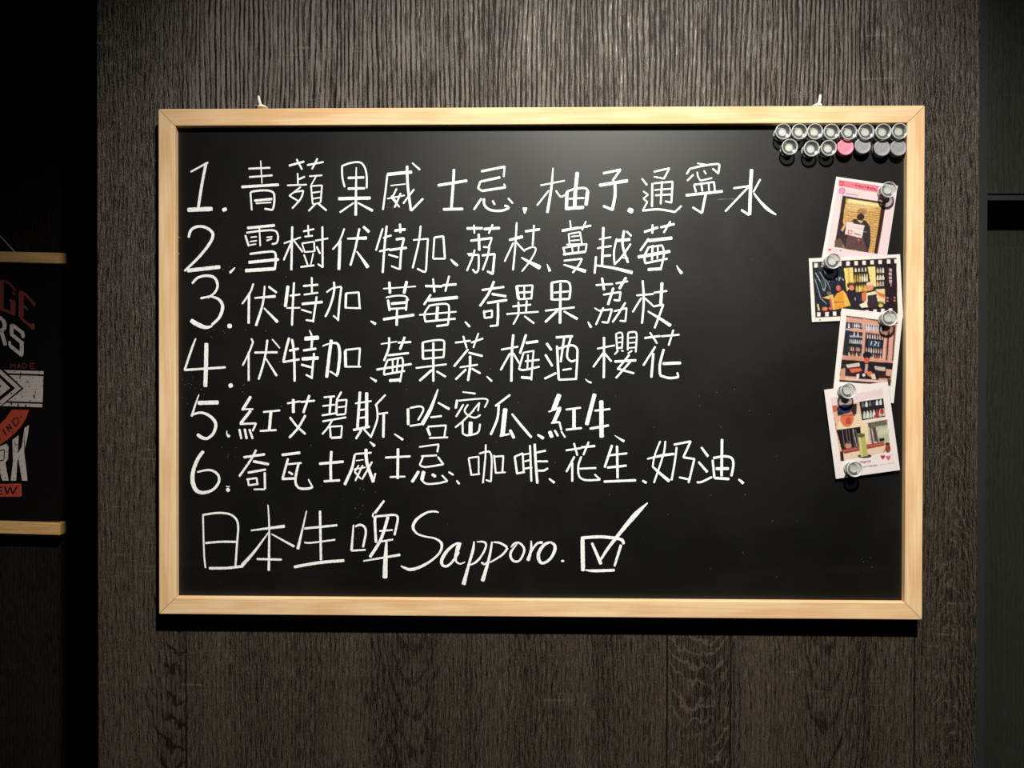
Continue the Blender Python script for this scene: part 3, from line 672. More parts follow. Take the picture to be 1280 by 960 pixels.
def disc_magnet(px, py, col_mat, label, group):
    h = 0.0095; r = 0.0095
    p = at(px, py, FACE - h)
    bm = bmesh.new()
    lathe(bm, [(0, .0002), (r * .93, .0002), (r * .95, .0008), (r * .96, h * .75), (r, h * .80), (r, h * .90), (r * .96, h * .97), (r * .88, h), (r * .84, h * .975), (r * .5, h * .99), (0, h)], 40)
    t = thing('disc_magnet', label, 'magnet', (p.x, FACE, p.z), group)
    bm_obj('cap', bm, col_mat, t, True)
    bm = bmesh.new()
    lathe(bm, [(r * .97, h * .30), (r * .995, h * .34), (r * .995, h * .44), (r * .97, h * .48)], 40)
    bm_obj('side_band', bm, col_mat, t, True)
M_pink = plain('pink_plastic', srgb(240, 128, 152), 0.42)
M_grey = plain('grey_plastic', srgb(142, 143, 145), 0.45)
disc_magnet(1057.4, 183.7, M_pink, 'pink round disc magnet, the only pink one in the lower row', None)
disc_magnet(1079.0, 181.9, M_grey, 'dark grey round disc magnet right beside the pink one', 'grey disc magnets')
disc_magnet(1103.1, 185.0, M_grey, 'dark grey round disc magnet, the middle one of the three grey ones', 'grey disc magnets')
disc_magnet(1123.6, 184.6, M_grey, 'dark grey round disc magnet against the right rail of the frame', 'grey disc magnets')

# ------------------------------------------------------------------ photo cards: flat prints painted vertex by vertex
class Paint:
    def __init__(s, quad, ox, oy, sc, nu, nv, base):
        s.q = quad; s.ox, s.oy, s.sc = ox, oy, sc; s.nu, s.nv = nu, nv
        u, v = np.meshgrid(np.linspace(0, 1, nu + 1), np.linspace(0, 1, nv + 1))
        (x0, y0), (x1, y1), (x2, y2), (x3, y3) = quad
        X = x0 * (1 - u) * (1 - v) + x1 * u * (1 - v) + x2 * u * v + x3 * (1 - u) * v
        Y = y0 * (1 - u) * (1 - v) + y1 * u * (1 - v) + y2 * u * v + y3 * (1 - u) * v
        s.X = (X - ox) * sc; s.Y = (Y - oy) * sc
        s.c = np.zeros(X.shape + (3,)); s.c[:] = base
        s.r = np.random.RandomState(5)
    def put(s, m, col, a=1.0):
        m = (m * a)[..., None]; s.c = s.c * (1 - m) + np.array(col, float) * m
    def poly(s, pts, col, a=1.0, soft=3.0):
        n = len(pts)
        inside = np.zeros(s.X.shape, bool); dmin = np.full(s.X.shape, 1e9)
        for i in range(n):
            (x0, y0), (x1, y1) = pts[i], pts[(i + 1) % n]
            c = ((y0 > s.Y) != (y1 > s.Y)) & (s.X < (x1 - x0) * (s.Y - y0) / ((y1 - y0) or 1e-9) + x0)
            inside ^= c
            dx, dy = x1 - x0, y1 - y0; L = dx * dx + dy * dy or 1
            t = np.clip(((s.X - x0) * dx + (s.Y - y0) * dy) / L, 0, 1)
            dmin = np.minimum(dmin, np.hypot(s.X - x0 - t * dx, s.Y - y0 - t * dy))
        sd = np.where(inside, dmin, -dmin)
        s.put(np.clip(sd / soft + 0.5, 0, 1), col, a)
    def ell(s, cx, cy, rx, ry, col, a=1.0):
        d = np.hypot((s.X - cx) / rx, (s.Y - cy) / ry)
        s.put(np.clip((1 - d) * min(rx, ry) / 3 + 0.5, 0, 1), col, a)
    def line(s, pts, w, col, a=1.0):
        d = np.full(s.X.shape, 1e9)
        for (x0, y0), (x1, y1) in zip(pts, pts[1:]):
            dx, dy = x1 - x0, y1 - y0; L = dx * dx + dy * dy or 1
            t = np.clip(((s.X - x0) * dx + (s.Y - y0) * dy) / L, 0, 1)
            d = np.minimum(d, np.hypot(s.X - x0 - t * dx, s.Y - y0 - t * dy))
        s.put(np.clip((w / 2 - d) / 3 + 0.5, 0, 1), col, a)
    def grit(s, amt, mask=None):
        n = s.r.normal(0, amt, s.X.shape)[..., None]
        s.c = np.clip(s.c + n * (1 if mask is None else mask[..., None]), 0, 255)
    def bottles(s, p0, p1, n, w, h, cols, a=1.0):
        for i in range(n):
            t = (i + 0.5) / n
            x = p0[0] + (p1[0] - p0[0]) * t; y = p0[1] + (p1[1] - p0[1]) * t
            c = cols[s.r.randint(len(cols))]
            s.poly([(x - w / 2, y - h * .5), (x - w / 6, y - h), (x + w / 6, y - h), (x + w / 2, y - h * .5), (x + w / 2, y), (x - w / 2, y)], c, a)
    def glyphs(s, p0, p1, n, h, col, w=6, a=1.0):
        for i in range(n):
            t = (i + 0.5) / n
            x = p0[0] + (p1[0] - p0[0]) * t; y = p0[1] + (p1[1] - p0[1]) * t
            g = abs(p1[0] - p0[0]) / n * 0.3
            pts = [(x + s.r.uniform(-g, g), y + s.r.uniform(-h / 2, h / 2)) for _ in range(4)]
            s.line(pts, w, col, a)

def print_mat():
    k = NT('glossy_photo_print')
    vc = k.n.new('ShaderNodeVertexColor'); vc.layer_name = 'print'
    k.set(Base_Color=vc.outputs[0], Roughness=0.45, Specular_IOR_Level=0.3)
    return k.m
M_print = print_mat()
M_paper = plain('white_photo_paper', srgb(228, 222, 218), 0.6)
def sleeve_mat():
    k = NT('clear_sleeve')
    k.n.remove(k.b)
    tr = k.n.new('ShaderNodeBsdfTransparent'); tr.inputs[0].default_value = (0.95, 0.95, 0.95, 1)
    gl = k.n.new('ShaderNodeBsdfGlossy'); gl.inputs['Roughness'].default_value = 0.3
    fr = k.n.new('ShaderNodeLayerWeight')
    m = k.n.new('ShaderNodeMixShader')
    k.l.new(k.rng(fr.outputs['Facing'], 0.0, 1.0, 0.03, 0.35), m.inputs[0]); k.l.new(tr.outputs[0], m.inputs[1]); k.l.new(gl.outputs[0], m.inputs[2])
    k.l.new(m.outputs[0], k.n['Material Output'].inputs[0])
    return k.m
M_sleeve = sleeve_mat()

def build_card(P, Y, label, cat='photograph'):
    """paper slab with the print on its face; Y = front plane of the card"""
    q = [at(x, y, Y) for x, y in P.q]
    cen = (q[0] + q[1] + q[2] + q[3]) / 4
    t = thing('photo_card', label, cat, (cen.x, Y, cen.z), 'photo cards held by magnets')
    bm = bmesh.new()
    f = [bm.verts.new((v.x - cen.x, 0, v.z - cen.z)) for v in q]
    b = [bm.verts.new((v.x - cen.x, 0.00035, v.z - cen.z)) for v in q]
    bm.faces.new(f); bm.faces.new(b[::-1])
    for i in range(4): bm.faces.new((f[i], f[(i + 1) % 4], b[(i + 1) % 4], b[i]))
    bm_obj('paper', bm, M_paper, t)
    nu, nv = P.nu, P.nv
    u, v = np.meshgrid(np.linspace(0, 1, nu + 1), np.linspace(0, 1, nv + 1))
    Q = np.array([[p.x - cen.x, p.z - cen.z] for p in q])
    W = [(1 - u) * (1 - v), u * (1 - v), u * v, (1 - u) * v]
    X = sum(w * a[0] for w, a in zip(W, Q)); Z = sum(w * a[1] for w, a in zip(W, Q))
    co = np.stack([X.ravel(), np.full(X.size, -0.00006), Z.ravel()], 1)
    idx = np.arange((nu + 1) * (nv + 1)).reshape(nv + 1, nu + 1)
    F = np.stack([idx[:-1, :-1], idx[1:, :-1], idx[1:, 1:], idx[:-1, 1:]], -1).reshape(-1, 4)
    me = bpy.data.meshes.new('printed_picture')
    me.from_pydata(co.tolist(), [], F.tolist())
    c = P.c / 255.0
    lin = np.where(c <= 0.04045, c / 12.92, ((c + 0.055) / 1.055) ** 2.4)
    at_ = me.color_attributes.new('print', 'FLOAT_COLOR', 'POINT')
    buf = np.ones((co.shape[0], 4), np.float32); buf[:, :3] = lin.reshape(-1, 3) * 0.80
    at_.data.foreach_set('color', buf.ravel())
    link('printed_picture', me, t, [M_print])
    # clear sleeve, a little larger than the paper
    bm = bmesh.new()
    ex = 1.035
    vs = []
    for a in Q:
        d = Vector((a[0], 0, a[1])); L = d.length
        d = d * ((L + 0.0018) / L)
        vs.append(bm.verts.new((d.x, -0.00022, d.z)))
    bm.faces.new(vs)
    bm_obj('clear_sleeve', bm, M_sleeve, t)
    return t

# card 1: pink framed portrait
p = Paint([(1045.4, 220.8), (1122.2, 232.2), (1104.8, 346), (1025.0, 334.5)], 1030, 220, 8.73, 108, 150, (252, 244, 243))
p.poly([(160, 42), (790, 130), (690, 900), (0, 1000), (30, 790)], (248, 222, 227), 0.9, 8)
p.poly([(165, 44), (652, 118), (637, 192), (158, 106)], (243, 128, 150))
p.poly([(170, 52), (214, 58), (207, 108), (164, 100)], (222, 82, 104)); p.ell(190, 82, 12, 14, (240, 130, 150))
p.glyphs((335, 98), (430, 122), 6, 18, (120, 25, 50), 7); p.glyphs((445, 118), (570, 150), 8, 20, (130, 25, 50), 7)
p.ell(197, 163, 36, 36, (205, 90, 140)); p.ell(197, 163, 29, 29, (236, 160, 205))
p.line([(255, 165), (398, 186)], 5, (225, 170, 185)); p.line([(240, 190), (368, 210)], 7, (105, 80, 90))
p.poly([(205, 214), (678, 288), (585, 852), (114, 775)], (58, 30, 22))
p.poly([(238, 245), (628, 305), (545, 845), (200, 790), (205, 500)], (222, 178, 108))
yy = p.Y - 0.16 * p.X
m = (((yy % 26) < 6) & (p.X > 230) & (p.Y > 290) & (p.X + 0.16 * (p.Y - 300) < 640)).astype(float)
inb = ((p.c[..., 0] > 200) & (p.c[..., 1] > 150) & (p.c[..., 2] < 130)).astype(float)
p.put(m * inb, (150, 105, 60), 0.75)
row = np.floor(yy / 26)
m = ((((p.X + row * 33) % 66) < 6)).astype(float)
p.put(m * inb, (160, 115, 70), 0.6)
p.poly([(268, 250), (605, 300), (602, 335), (262, 285)], (255, 238, 175), 0.9)
p.ell(400, 330, 170, 60, (255, 240, 175), 0.35)
p.poly([(628, 305), (660, 300), (585, 852), (545, 842)], (62, 22, 20))
p.poly([(205, 216), (240, 240), (205, 480), (215, 560), (150, 640), (118, 770)], (48, 28, 24))
p.poly([(118, 700), (250, 650), (240, 795), (114, 772)], (120, 95, 85), 0.8)
p.poly([(330, 468), (460, 488), (505, 560), (508, 720), (480, 835), (235, 790), (165, 650), (150, 600), (200, 530), (250, 520)], (48, 42, 46))
p.poly([(255, 640), (430, 680), (468, 825), (232, 790)], (98, 68, 68))
p.poly([(183, 590), (240, 490), (322, 498), (312, 528), (245, 532), (205, 606)], (228, 172, 132))
p.ell(410, 418, 50, 62, (220, 168, 128)); p.ell(414, 385, 52, 30, (176, 132, 84))
p.line([(368, 402), (445, 414)], 8, (90, 60, 50)); p.ell(400, 446, 42, 34, (44, 28, 30))
p.poly([(360, 480), (430, 490), (400, 520)], (225, 175, 135))
p.poly([(250, 503), (443, 540), (411, 680), (227, 632)], (243, 224, 220))
p.line([(268, 590), (308, 600), (300, 635), (262, 625), (268, 590)], 8, (215, 70, 60))
p.glyphs((325, 625), (400, 645), 7, 16, (90, 70, 75), 5); p.glyphs((300, 555), (420, 580), 9, 8, (200, 180, 185), 5)
p.ell(380, 698, 14, 10, (215, 110, 60)); p.line([(430, 605), (465, 610)], 6, (190, 180, 185))
p.poly([(45, 790), (62, 800), (80, 793), (78, 808), (60, 820), (46, 805)], (200, 45, 85))
p.line([(103, 800), (135, 803), (133, 825), (102, 822), (103, 800)], 4, (200, 180, 185)); p.poly([(168, 802), (198, 808), (180, 828)], (175, 150, 155))
p.glyphs((60, 850), (190, 860), 8, 12, (225, 150, 165), 5)
p.grit(11, (p.c.mean(-1) < 215).astype(float))
build_card(p, FACE - 0.0008, 'pink-framed photo card of a masked person holding a paper, topmost of the four cards')

# card 2: film-strip picture, landscape
p = Paint([(1011.0, 323.0), (1125.0, 317.8), (1128.9, 397.2), (1014.9, 402.6)], 1005, 310, 9.6, 160, 112, (250, 246, 240))
p.poly([(98, 170), (1108, 118), (1125, 790), (138, 835)], (38, 14, 24))
p.poly([(112, 242), (960, 208), (978, 690), (150, 765)], (24, 32, 46))
p.line([(175, 190), (185, 240)], 8, (90, 110, 90))
for pts, w, c in ((((130, 370), (165, 480), (200, 600), (270, 670)), 9, (160, 180, 185)), (((140, 300), (205, 420), (235, 510)), 10, (185, 200, 205)),
                  (((190, 290), (240, 370), (262, 440), (245, 515)), 9, (175, 190, 185)), (((245, 350), (285, 420), (318, 500)), 8, (140, 160, 170)),
                  (((230, 260), (262, 310)), 9, (160, 180, 190))): p.line(pts, w, c)
p.ell(225, 420, 26, 60, (60, 85, 60), 0.7)
p.glyphs((285, 385), (490, 362), 5, 50, (170, 180, 190), 9)
p.poly([(478, 242), (585, 236), (598, 430), (512, 520)], (250, 224, 130)); p.poly([(520, 240), (545, 240), (560, 440), (530, 470)], (215, 170, 70), 0.7)
p.poly([(600, 236), (770, 228), (780, 520), (620, 540)], (48, 46, 34))
p.bottles((600, 290), (760, 280), 4, 20, 50, [(245, 240, 225), (225, 215, 190)]); p.bottles((600, 410), (770, 400), 6, 20, 90, [(235, 205, 110), (200, 160, 70), (245, 235, 200)])
p.bottles((620, 530), (760, 515), 7, 22, 80, [(240, 215, 120), (225, 180, 80), (190, 150, 90)])
p.poly([(765, 224), (852, 220), (868, 470), (800, 440)], (250, 230, 150))
p.poly([(855, 220), (960, 214), (965, 480), (872, 500)], (30, 32, 48))
for y in (300, 385, 460): p.bottles((868, y), (965, y - 4), 3, 26, 60, [(240, 230, 200), (220, 195, 140), (200, 180, 160)])
p.poly([(862, 492), (968, 488), (975, 665), (900, 690)], (242, 218, 160))
p.poly([(320, 470), (345, 430), (395, 420), (460, 445), (470, 470), (430, 480), (400, 560), (370, 560)], (14, 24, 46)); p.ell(414, 482, 30, 36, (216, 105, 90))
p.poly([(330, 640), (395, 545), (470, 505), (535, 590), (560, 690), (350, 748)], (236, 162, 58)); p.line([(350, 655), (480, 645)], 9, (150, 80, 40))
p.poly([(470, 510), (535, 580), (560, 690), (490, 700)], (245, 195, 90))
p.poly([(225, 595), (350, 555), (368, 735), (335, 742), (310, 620)], (238, 196, 120)); p.poly([(300, 600), (325, 600), (350, 740), (320, 742)], (190, 90, 70), 0.8)
p.ell(250, 730, 34, 24, (220, 125, 90)); p.ell(320, 725, 24, 18, (215, 110, 80)); p.line([(165, 680), (180, 745)], 20, (225, 220, 150))
p.poly([(270, 530), (320, 520), (330, 560), (290, 575)], (150, 130, 120), 0.8)
p.poly([(500, 530), (620, 515), (690, 610), (640, 700), (560, 690)], (46, 26, 44)); p.ell(560, 448, 46, 36, (104, 56, 30)); p.ell(572, 478, 28, 32, (228, 150, 112)); p.line([(612, 600), (618, 625)], 10, (210, 200, 200))
p.poly([(620, 560), (720, 570), (720, 640), (660, 650)], (35, 40, 70))
p.poly([(735, 545), (860, 515), (895, 640), (725, 655)], (244, 228, 195)); p.poly([(760, 572), (868, 555), (892, 700), (772, 722)], (58, 38, 50))
p.ell(785, 470, 52, 44, (232, 160, 100)); p.ell(790, 430, 40, 22, (240, 215, 190)); p.poly([(690, 540), (752, 520), (745, 640), (700, 640)], (222, 120, 78)); p.poly([(870, 520), (968, 558), (962, 600), (900, 575)], (228, 118, 78))
p.poly([(662, 680), (752, 640), (768, 712), (690, 718)], (248, 238, 220)); p.poly([(890, 640), (960, 650), (950, 710), (900, 700)], (120, 100, 60)); p.ell(920, 690, 26, 20, (225, 205, 120))
for x, y in ((143, 207), (232, 204), (330, 198), (430, 192), (527, 188), (624, 183), (720, 178), (818, 173), (915, 167), (1015, 162), (1105, 158), (178, 798), (275, 795), (367, 790), (460, 785), (560, 780), (660, 774), (755, 768), (850, 762), (945, 755), (1040, 750)):
    p.poly([(x - 21, y - 24), (x + 21, y - 26), (x + 22, y + 24), (x - 20, y + 26)], (250, 243, 238))
for y, h in ((265, 16), (312, 16), (358, 16), (402, 16)): p.poly([(1018, y - h), (1052, y - h), (1054, y + h), (1020, y + h)], (228, 200, 195)); p.line([(1024, y), (1044, y)], 5, (90, 60, 60))
p.line([(1030, 432), (1050, 430), (1040, 465)], 8, (200, 170, 170))
for x, y in ((1003, 598), (1003, 635), (1087, 598), (1087, 632)): p.ell(x, y, 12, 12, (205, 140, 150))
p.ell(1046, 618, 6, 6, (120, 80, 110)); p.ell(192, 862, 8, 10, (30, 20, 20))
p.grit(14, (p.c.mean(-1) < 235).astype(float))
build_card(p, FACE - 0.0018, 'landscape photo card with film-strip border showing three people at a bar')

# card 3: bartender before bottle shelves
p = Paint([(1052.0, 385.4), (1128.5, 393.3), (1117.0, 504.0), (1040.6, 496.1)], 1035, 380, 7.38, 112, 162, (251, 246, 241))
p.poly([(172, 108), (640, 172), (578, 752), (104, 712)], (222, 168, 148))
p.line([(172, 112), (640, 176)], 12, (112, 72, 70))
p.poly([(165, 165), (312, 180), (308, 225), (160, 212)], (70, 65, 80)); p.bottles((165, 220), (312, 232), 8, 16, 48, [(200, 210, 235), (120, 110, 130), (235, 235, 245), (70, 60, 70)])
p.poly([(345, 190), (520, 205), (520, 245), (340, 235)], (80, 66, 74)); p.bottles((345, 240), (520, 255), 8, 18, 55, [(235, 235, 240), (60, 50, 60), (200, 200, 215)])
p.poly([(160, 215), (205, 225), (190, 480), (135, 470)], (38, 42, 48)); p.poly([(165, 225), (205, 230), (203, 245), (164, 242)], (190, 200, 230))
p.line([(205, 212), (335, 225)], 9, (90, 50, 50))
p.poly([(205, 250), (322, 262), (308, 482), (185, 462)], (34, 38, 42)); p.poly([(200, 285), (320, 290), (318, 312), (200, 305)], (170, 180, 215))
for y, c in ((290, [(235, 225, 225), (60, 60, 70)]), (360, [(225, 225, 230), (190, 190, 200)]), (430, [(60, 85, 75), (230, 170, 150), (80, 80, 80)]), (480, [(200, 130, 100), (230, 200, 190), (120, 60, 50)])):
    p.bottles((200 - (y - 290) * .08, y), (318 - (y - 290) * .05, y + 10), 7, 12, 40, c)
p.poly([(350, 262), (520, 282), (498, 505), (332, 480)], (36, 32, 40))
for y, c in ((318, [(240, 215, 205), (230, 190, 180)]), (445, [(240, 225, 215), (215, 190, 180)]), (500, [(200, 110, 90), (230, 200, 185)])):
    p.bottles((355 - (y - 300) * .08, y), (515 - (y - 300) * .1, y + 14), 7, 12, 46, c)
p.poly([(375, 330), (492, 346), (482, 402), (366, 386)], (44, 64, 96)); p.line([(405, 345), (395, 380)], 9, (215, 220, 230)); p.line([(432, 345), (450, 355), (425, 385)], 8, (225, 225, 235)); p.line([(470, 350), (462, 392)], 8, (200, 205, 220))
p.line([(335, 130), (318, 500)], 18, (226, 170, 150)); p.line([(530, 270), (508, 520)], 14, (235, 190, 175)); p.line([(560, 260), (538, 540)], 16, (90, 45, 45)); p.line([(590, 260), (566, 540)], 22, (228, 172, 160)); p.line([(618, 200), (596, 520)], 14, (120, 70, 66))
p.poly([(132, 490), (320, 500), (318, 520), (130, 512)], (214, 150, 125)); p.poly([(400, 505), (600, 525), (600, 545), (400, 525)], (228, 165, 140))
p.poly([(128, 512), (600, 545), (592, 600), (120, 560)], (34, 24, 28)); p.poly([(120, 560), (592, 600), (575, 690), (108, 660)], (52, 34, 36))
p.poly([(165, 560), (290, 540), (295, 575), (180, 590)], (225, 210, 200)); p.poly([(430, 570), (530, 585), (525, 620), (425, 605)], (205, 195, 180)); p.poly([(535, 600), (590, 605), (580, 665), (535, 660)], (225, 170, 150)); p.poly([(118, 600), (160, 590), (155, 680), (110, 690)], (215, 165, 140))
p.poly([(305, 550), (420, 560), (470, 700), (280, 695)], (34, 26, 36)); p.ell(360, 474, 38, 36, (28, 24, 34)); p.ell(356, 520, 26, 28, (222, 96, 84)); p.poly([(344, 555), (372, 555), (362, 640), (335, 640)], (200, 170, 165))
p.poly([(195, 598), (300, 590), (318, 618), (215, 635)], (232, 110, 76)); p.poly([(340, 620), (400, 622), (440, 690), (372, 665)], (235, 130, 90)); p.poly([(262, 650), (290, 640), (285, 690), (262, 690)], (235, 230, 225)); p.poly([(395, 650), (430, 640), (445, 695), (405, 695)], (230, 220, 195)); p.ell(330, 655, 14, 14, (245, 240, 235))
p.poly([(165, 680), (530, 708), (520, 725), (160, 700)], (232, 205, 195)); p.poly([(104, 700), (560, 732), (578, 752), (104, 716)], (48, 20, 22))
p.poly([(548, 690), (582, 695), (576, 755), (552, 752)], (80, 60, 50))
p.grit(9, ((p.c.mean(-1) < 235)).astype(float))
build_card(p, FACE - 0.0028, 'portrait photo card of a bartender before bottle shelves, third card down')

# card 4: drink pouring
p = Paint([(1030.1, 487.2), (1109.7, 477.0), (1125.0, 587.5), (1044.8, 598.6)], 1025, 475, 7.38, 118, 164, (252, 243, 243))
p.poly([(98, 165), (575, 82), (588, 150), (108, 232)], (243, 220, 224), 0.9)
p.poly([(112, 236), (583, 168), (655, 660), (190, 748)], (238, 205, 175))
p.poly([(112, 236), (160, 232), (190, 460), (145, 465)], (205, 110, 85)); p.poly([(118, 300), (165, 290), (190, 440), (150, 450)], (240, 190, 160))
p.poly([(180, 240), (340, 218), (335, 330), (300, 330)], (50, 40, 46))
p.poly([(170, 380), (330, 330), (450, 420), (452, 560), (385, 610), (340, 470), (150, 460)], (250, 226, 192))
p.poly([(320, 320), (370, 300), (400, 360), (350, 380)], (245, 225, 200))
p.ell(250, 352, 62, 82, (226, 128, 88)); p.ell(262, 372, 26, 30, (200, 84, 62)); p.line([(205, 330), (300, 325)], 8, (170, 90, 60)); p.ell(225, 268, 68, 42, (44, 56, 92)); p.poly([(160, 290), (230, 300), (215, 320), (165, 330)], (30, 38, 66)); p.line([(240, 400), (280, 398)], 8, (150, 50, 50))
p.line([(130, 340), (180, 560)], 0.1, (0, 0, 0))
p.poly([(150, 462), (372, 432), (390, 625), (205, 660)], (30, 22, 28))
for x in (205, 240, 265, 300, 330): p.line([(x, 455), (x + 22, 620)], 7, (150, 140, 148), 0.75)
p.ell(262, 605, 30, 30, (196, 150, 120)); p.ell(262, 575, 18, 14, (90, 70, 60)); p.line([(305, 450), (340, 620)], 8, (215, 205, 205), 0.8)
p.poly([(362, 202), (583, 168), (602, 338), (388, 372)], (34, 30, 38))
p.bottles((380, 255), (575, 225), 6, 24, 50, [(235, 225, 225), (60, 55, 70), (235, 235, 235), (110, 110, 120)]); p.bottles((395, 360), (600, 330), 7, 26, 70, [(205, 215, 190), (240, 235, 225), (225, 230, 200), (190, 60, 60), (235, 235, 235)])
p.ell(572, 290, 18, 26, (205, 50, 55)); p.ell(512, 335, 12, 16, (200, 50, 60))
p.poly([(385, 372), (608, 338), (612, 362), (400, 398)], (246, 236, 226))
p.poly([(440, 398), (618, 366), (642, 560), (560, 585), (450, 560)], (196, 196, 168)); p.poly([(440, 398), (618, 366), (622, 410), (450, 440)], (98, 92, 80))
p.glyphs((470, 420), (620, 395), 12, 50, (130, 128, 110), 6); p.glyphs((540, 480), (640, 460), 8, 60, (225, 222, 200), 8)
p.poly([(458, 442), (512, 432), (545, 585), (478, 598)], (112, 84, 86)); p.line([(478, 450), (500, 585)], 8, (215, 205, 205)); p.line([(498, 445), (525, 570)], 6, (60, 40, 44)); p.ell(514, 580, 18, 12, (225, 215, 210))
p.poly([(545, 540), (590, 532), (595, 560), (550, 570)], (30, 26, 26))
p.poly([(205, 640), (590, 568), (596, 604), (222, 682)], (166, 72, 58)); p.line([(215, 655), (590, 585)], 6, (215, 140, 115))
p.poly([(215, 682), (600, 606), (655, 660), (218, 745)], (242, 216, 192)); p.poly([(185, 660), (212, 655), (222, 745), (190, 748)], (60, 26, 22))
p.ell(412, 702, 62, 18, (44, 54, 44)); p.poly([(343, 496), (414, 486), (442, 700), (376, 712)], (196, 186, 112)); p.poly([(352, 500), (366, 498), (398, 705), (382, 708)], (226, 218, 150)); p.ell(378, 512, 35, 18, (104, 100, 62))
p.ell(626, 632, 24, 40, (164, 72, 46)); p.ell(622, 590, 22, 14, (60, 50, 50)); p.line([(600, 640), (585, 670)], 6, (120, 110, 100))
p.poly([(556, 705), (567, 692), (579, 700), (594, 690), (600, 704), (582, 736)], (198, 36, 76)); p.poly([(604, 712), (615, 697), (628, 703), (645, 694), (652, 712), (632, 744)], (222, 96, 120)); p.line([(610, 715), (645, 708)], 4, (245, 200, 205)); p.line([(650, 695), (668, 688)], 4, (220, 130, 150))
p.glyphs((300, 765), (345, 760), 3, 22, (205, 110, 130), 6); p.glyphs((365, 762), (470, 748), 8, 20, (165, 60, 85), 6); p.glyphs((400, 802), (535, 786), 10, 12, (120, 60, 80), 5); p.glyphs((550, 784), (685, 764), 14, 8, (205, 170, 180), 4)
p.grit(7, ((p.c.mean(-1) < 232)).astype(float))
build_card(p, FACE - 0.0038, 'lowest photo card, a capped person leaning over a tall green drink')

for (x, y, Y, lab, tl) in ((1111.6, 236.8, FACE - 0.0012, 'clear plastic magnet on the top right corner of the pink portrait card', (-0.22, 0.03)),
                           (1041.8, 326.0, FACE - 0.0022, 'clear plastic magnet between the pink card and the film-strip card', (-0.10, 0.08)),
                           (1112.4, 397.5, FACE - 0.0032, 'clear plastic magnet on the top right corner of the bottle-shelf card', (-0.14, -0.05)),
                           (1060.8, 488.5, FACE - 0.0042, 'clear plastic magnet at the top of the green drink card', (-0.24, 0.0)),
                           (1069.0, 586.5, FACE - 0.0042, 'clear plastic magnet at the bottom edge of the green drink card', (0.02, 0.06))):
    m = clear_magnet(x, y, Y, lab, 'clear magnets pinning the photo cards', tilt=(0, 0))

# ------------------------------------------------------------------ hanging poster in the left bay
PY = DEEP - 0.016
M_cloth = plain('black_canvas', srgb(9, 7, 7), 0.9, 0.0, 0.1)
def worn(name, col):
    k = NT(name)
    x, y, z = k.coord()
    n = k.noise(k.comb(x, y, z), 260.0, 4, 0.7)
    n2 = k.noise(k.comb(k.math('MULTIPLY', x, 3.0), y, z), 60.0, 3, 0.7)
    g = k.math('MULTIPLY', k.rng(n, 0.34, 0.42), k.rng(n2, 0.28, 0.36))
    k.set(Base_Color=k.mix(g, srgb(40, 34, 32), col), Roughness=0.8)
    return k.m
M_pwhite = worn('worn_white_print', srgb(196, 186, 180)); M_pred = worn('worn_red_print', srgb(176, 62, 42)); M_pblack = plain('black_print', srgb(20, 12, 12), 0.8); M_pred_shaded = worn('worn_red_print_shaded', srgb(110, 40, 36))  # last one: shaded copy of the red, weaker light painted into the upper letters
def rodmat():
    k = NT('lime_wood_rod'); x, y, z = k.coord()
    n = k.noise(k.comb(k.math('MULTIPLY', x, 14.0), y, k.math('MULTIPLY', z, 400.0)), 1.0, 3, 0.6)
    k.set(Base_Color=k.mix(k.rng(n, .3, .7), srgb(196, 150, 92), srgb(222, 184, 128)), Roughness=0.55); return k.m
M_rod = rodmat()

tl_, tr_ = at(-330, 308, PY), at(81.5, 318, PY)
bl_, br_ = at(-338, 646, PY), at(74.8, 656, PY)
poster = thing('hanging_poster', 'black canvas poster with worn red and white lettering hung between two wooden rods', 'poster', ((tl_.x + tr_.x) / 2, DEEP - 0.012, (bl_.z + tr_.z) / 2))
off = -Vector(poster.location)
bm = bmesh.new()
vs = []
NXp, NZp = 14, 18
def quadp(u, v):
    return (tl_ * (1 - u) + tr_ * u) * (1 - v) + (bl_ * (1 - u) + br_ * u) * v
grid = [[bm.verts.new(Vector(quadp(i / NXp, j / NZp)) + Vector((0, 0, 0))) for i in range(NXp + 1)] for j in range(NZp + 1)]
for j in range(NZp):
    for i in range(NXp): bm.faces.new((grid[j][i], grid[j][i + 1], grid[j + 1][i + 1], grid[j + 1][i]))
sheet = bm_obj('canvas_sheet', bm, M_cloth, poster); sheet.location = off
so = sheet.modifiers.new('thick', 'SOLIDIFY'); so.thickness = 0.0008; so.offset = 1
def rod(pts4, name='rod'):
    """pts4: pixel corners tl, tr, br, bl of the rod's front face"""
    q = [at(x, y, PY - 0.010) for x, y in pts4]
    bm = bmesh.new()
    f = [bm.verts.new(v) for v in q]; b = [bm.verts.new(v + Vector((0, 0.018, 0))) for v in q]
    bm.faces.new(f); bm.faces.new(b[::-1])
    for i in range(4): bm.faces.new((f[i], f[(i + 1) % 4], b[(i + 1) % 4], b[i]))
    bmesh.ops.bevel(bm, geom=list(bm.edges), offset=0.0009, segments=2, affect='EDGES')
    o = bm_obj(name, bm, M_rod, poster); o.location = off
rod([(-336, 306, ), (82, 316.2), (81.6, 329.5), (-336, 319)])
rod([(-344, 643), (74.8, 654.3), (74.5, 669.3), (-344, 658)])
bm = bmesh.new()
s0 = at(18.5, 315, PY - 0.008); apex = at(-127, 158, PY - 0.002); s1 = at(-272, 309, PY - 0.008)
tube(bm, [s0, (Vector(s0) + Vector(apex)) / 2, apex, (Vector(s1) + Vector(apex)) / 2, s1], 0.0007, 6)
o = bm_obj('hanging_string', bm, plain('grey_string', srgb(170, 165, 158), 0.7), poster); o.location = off
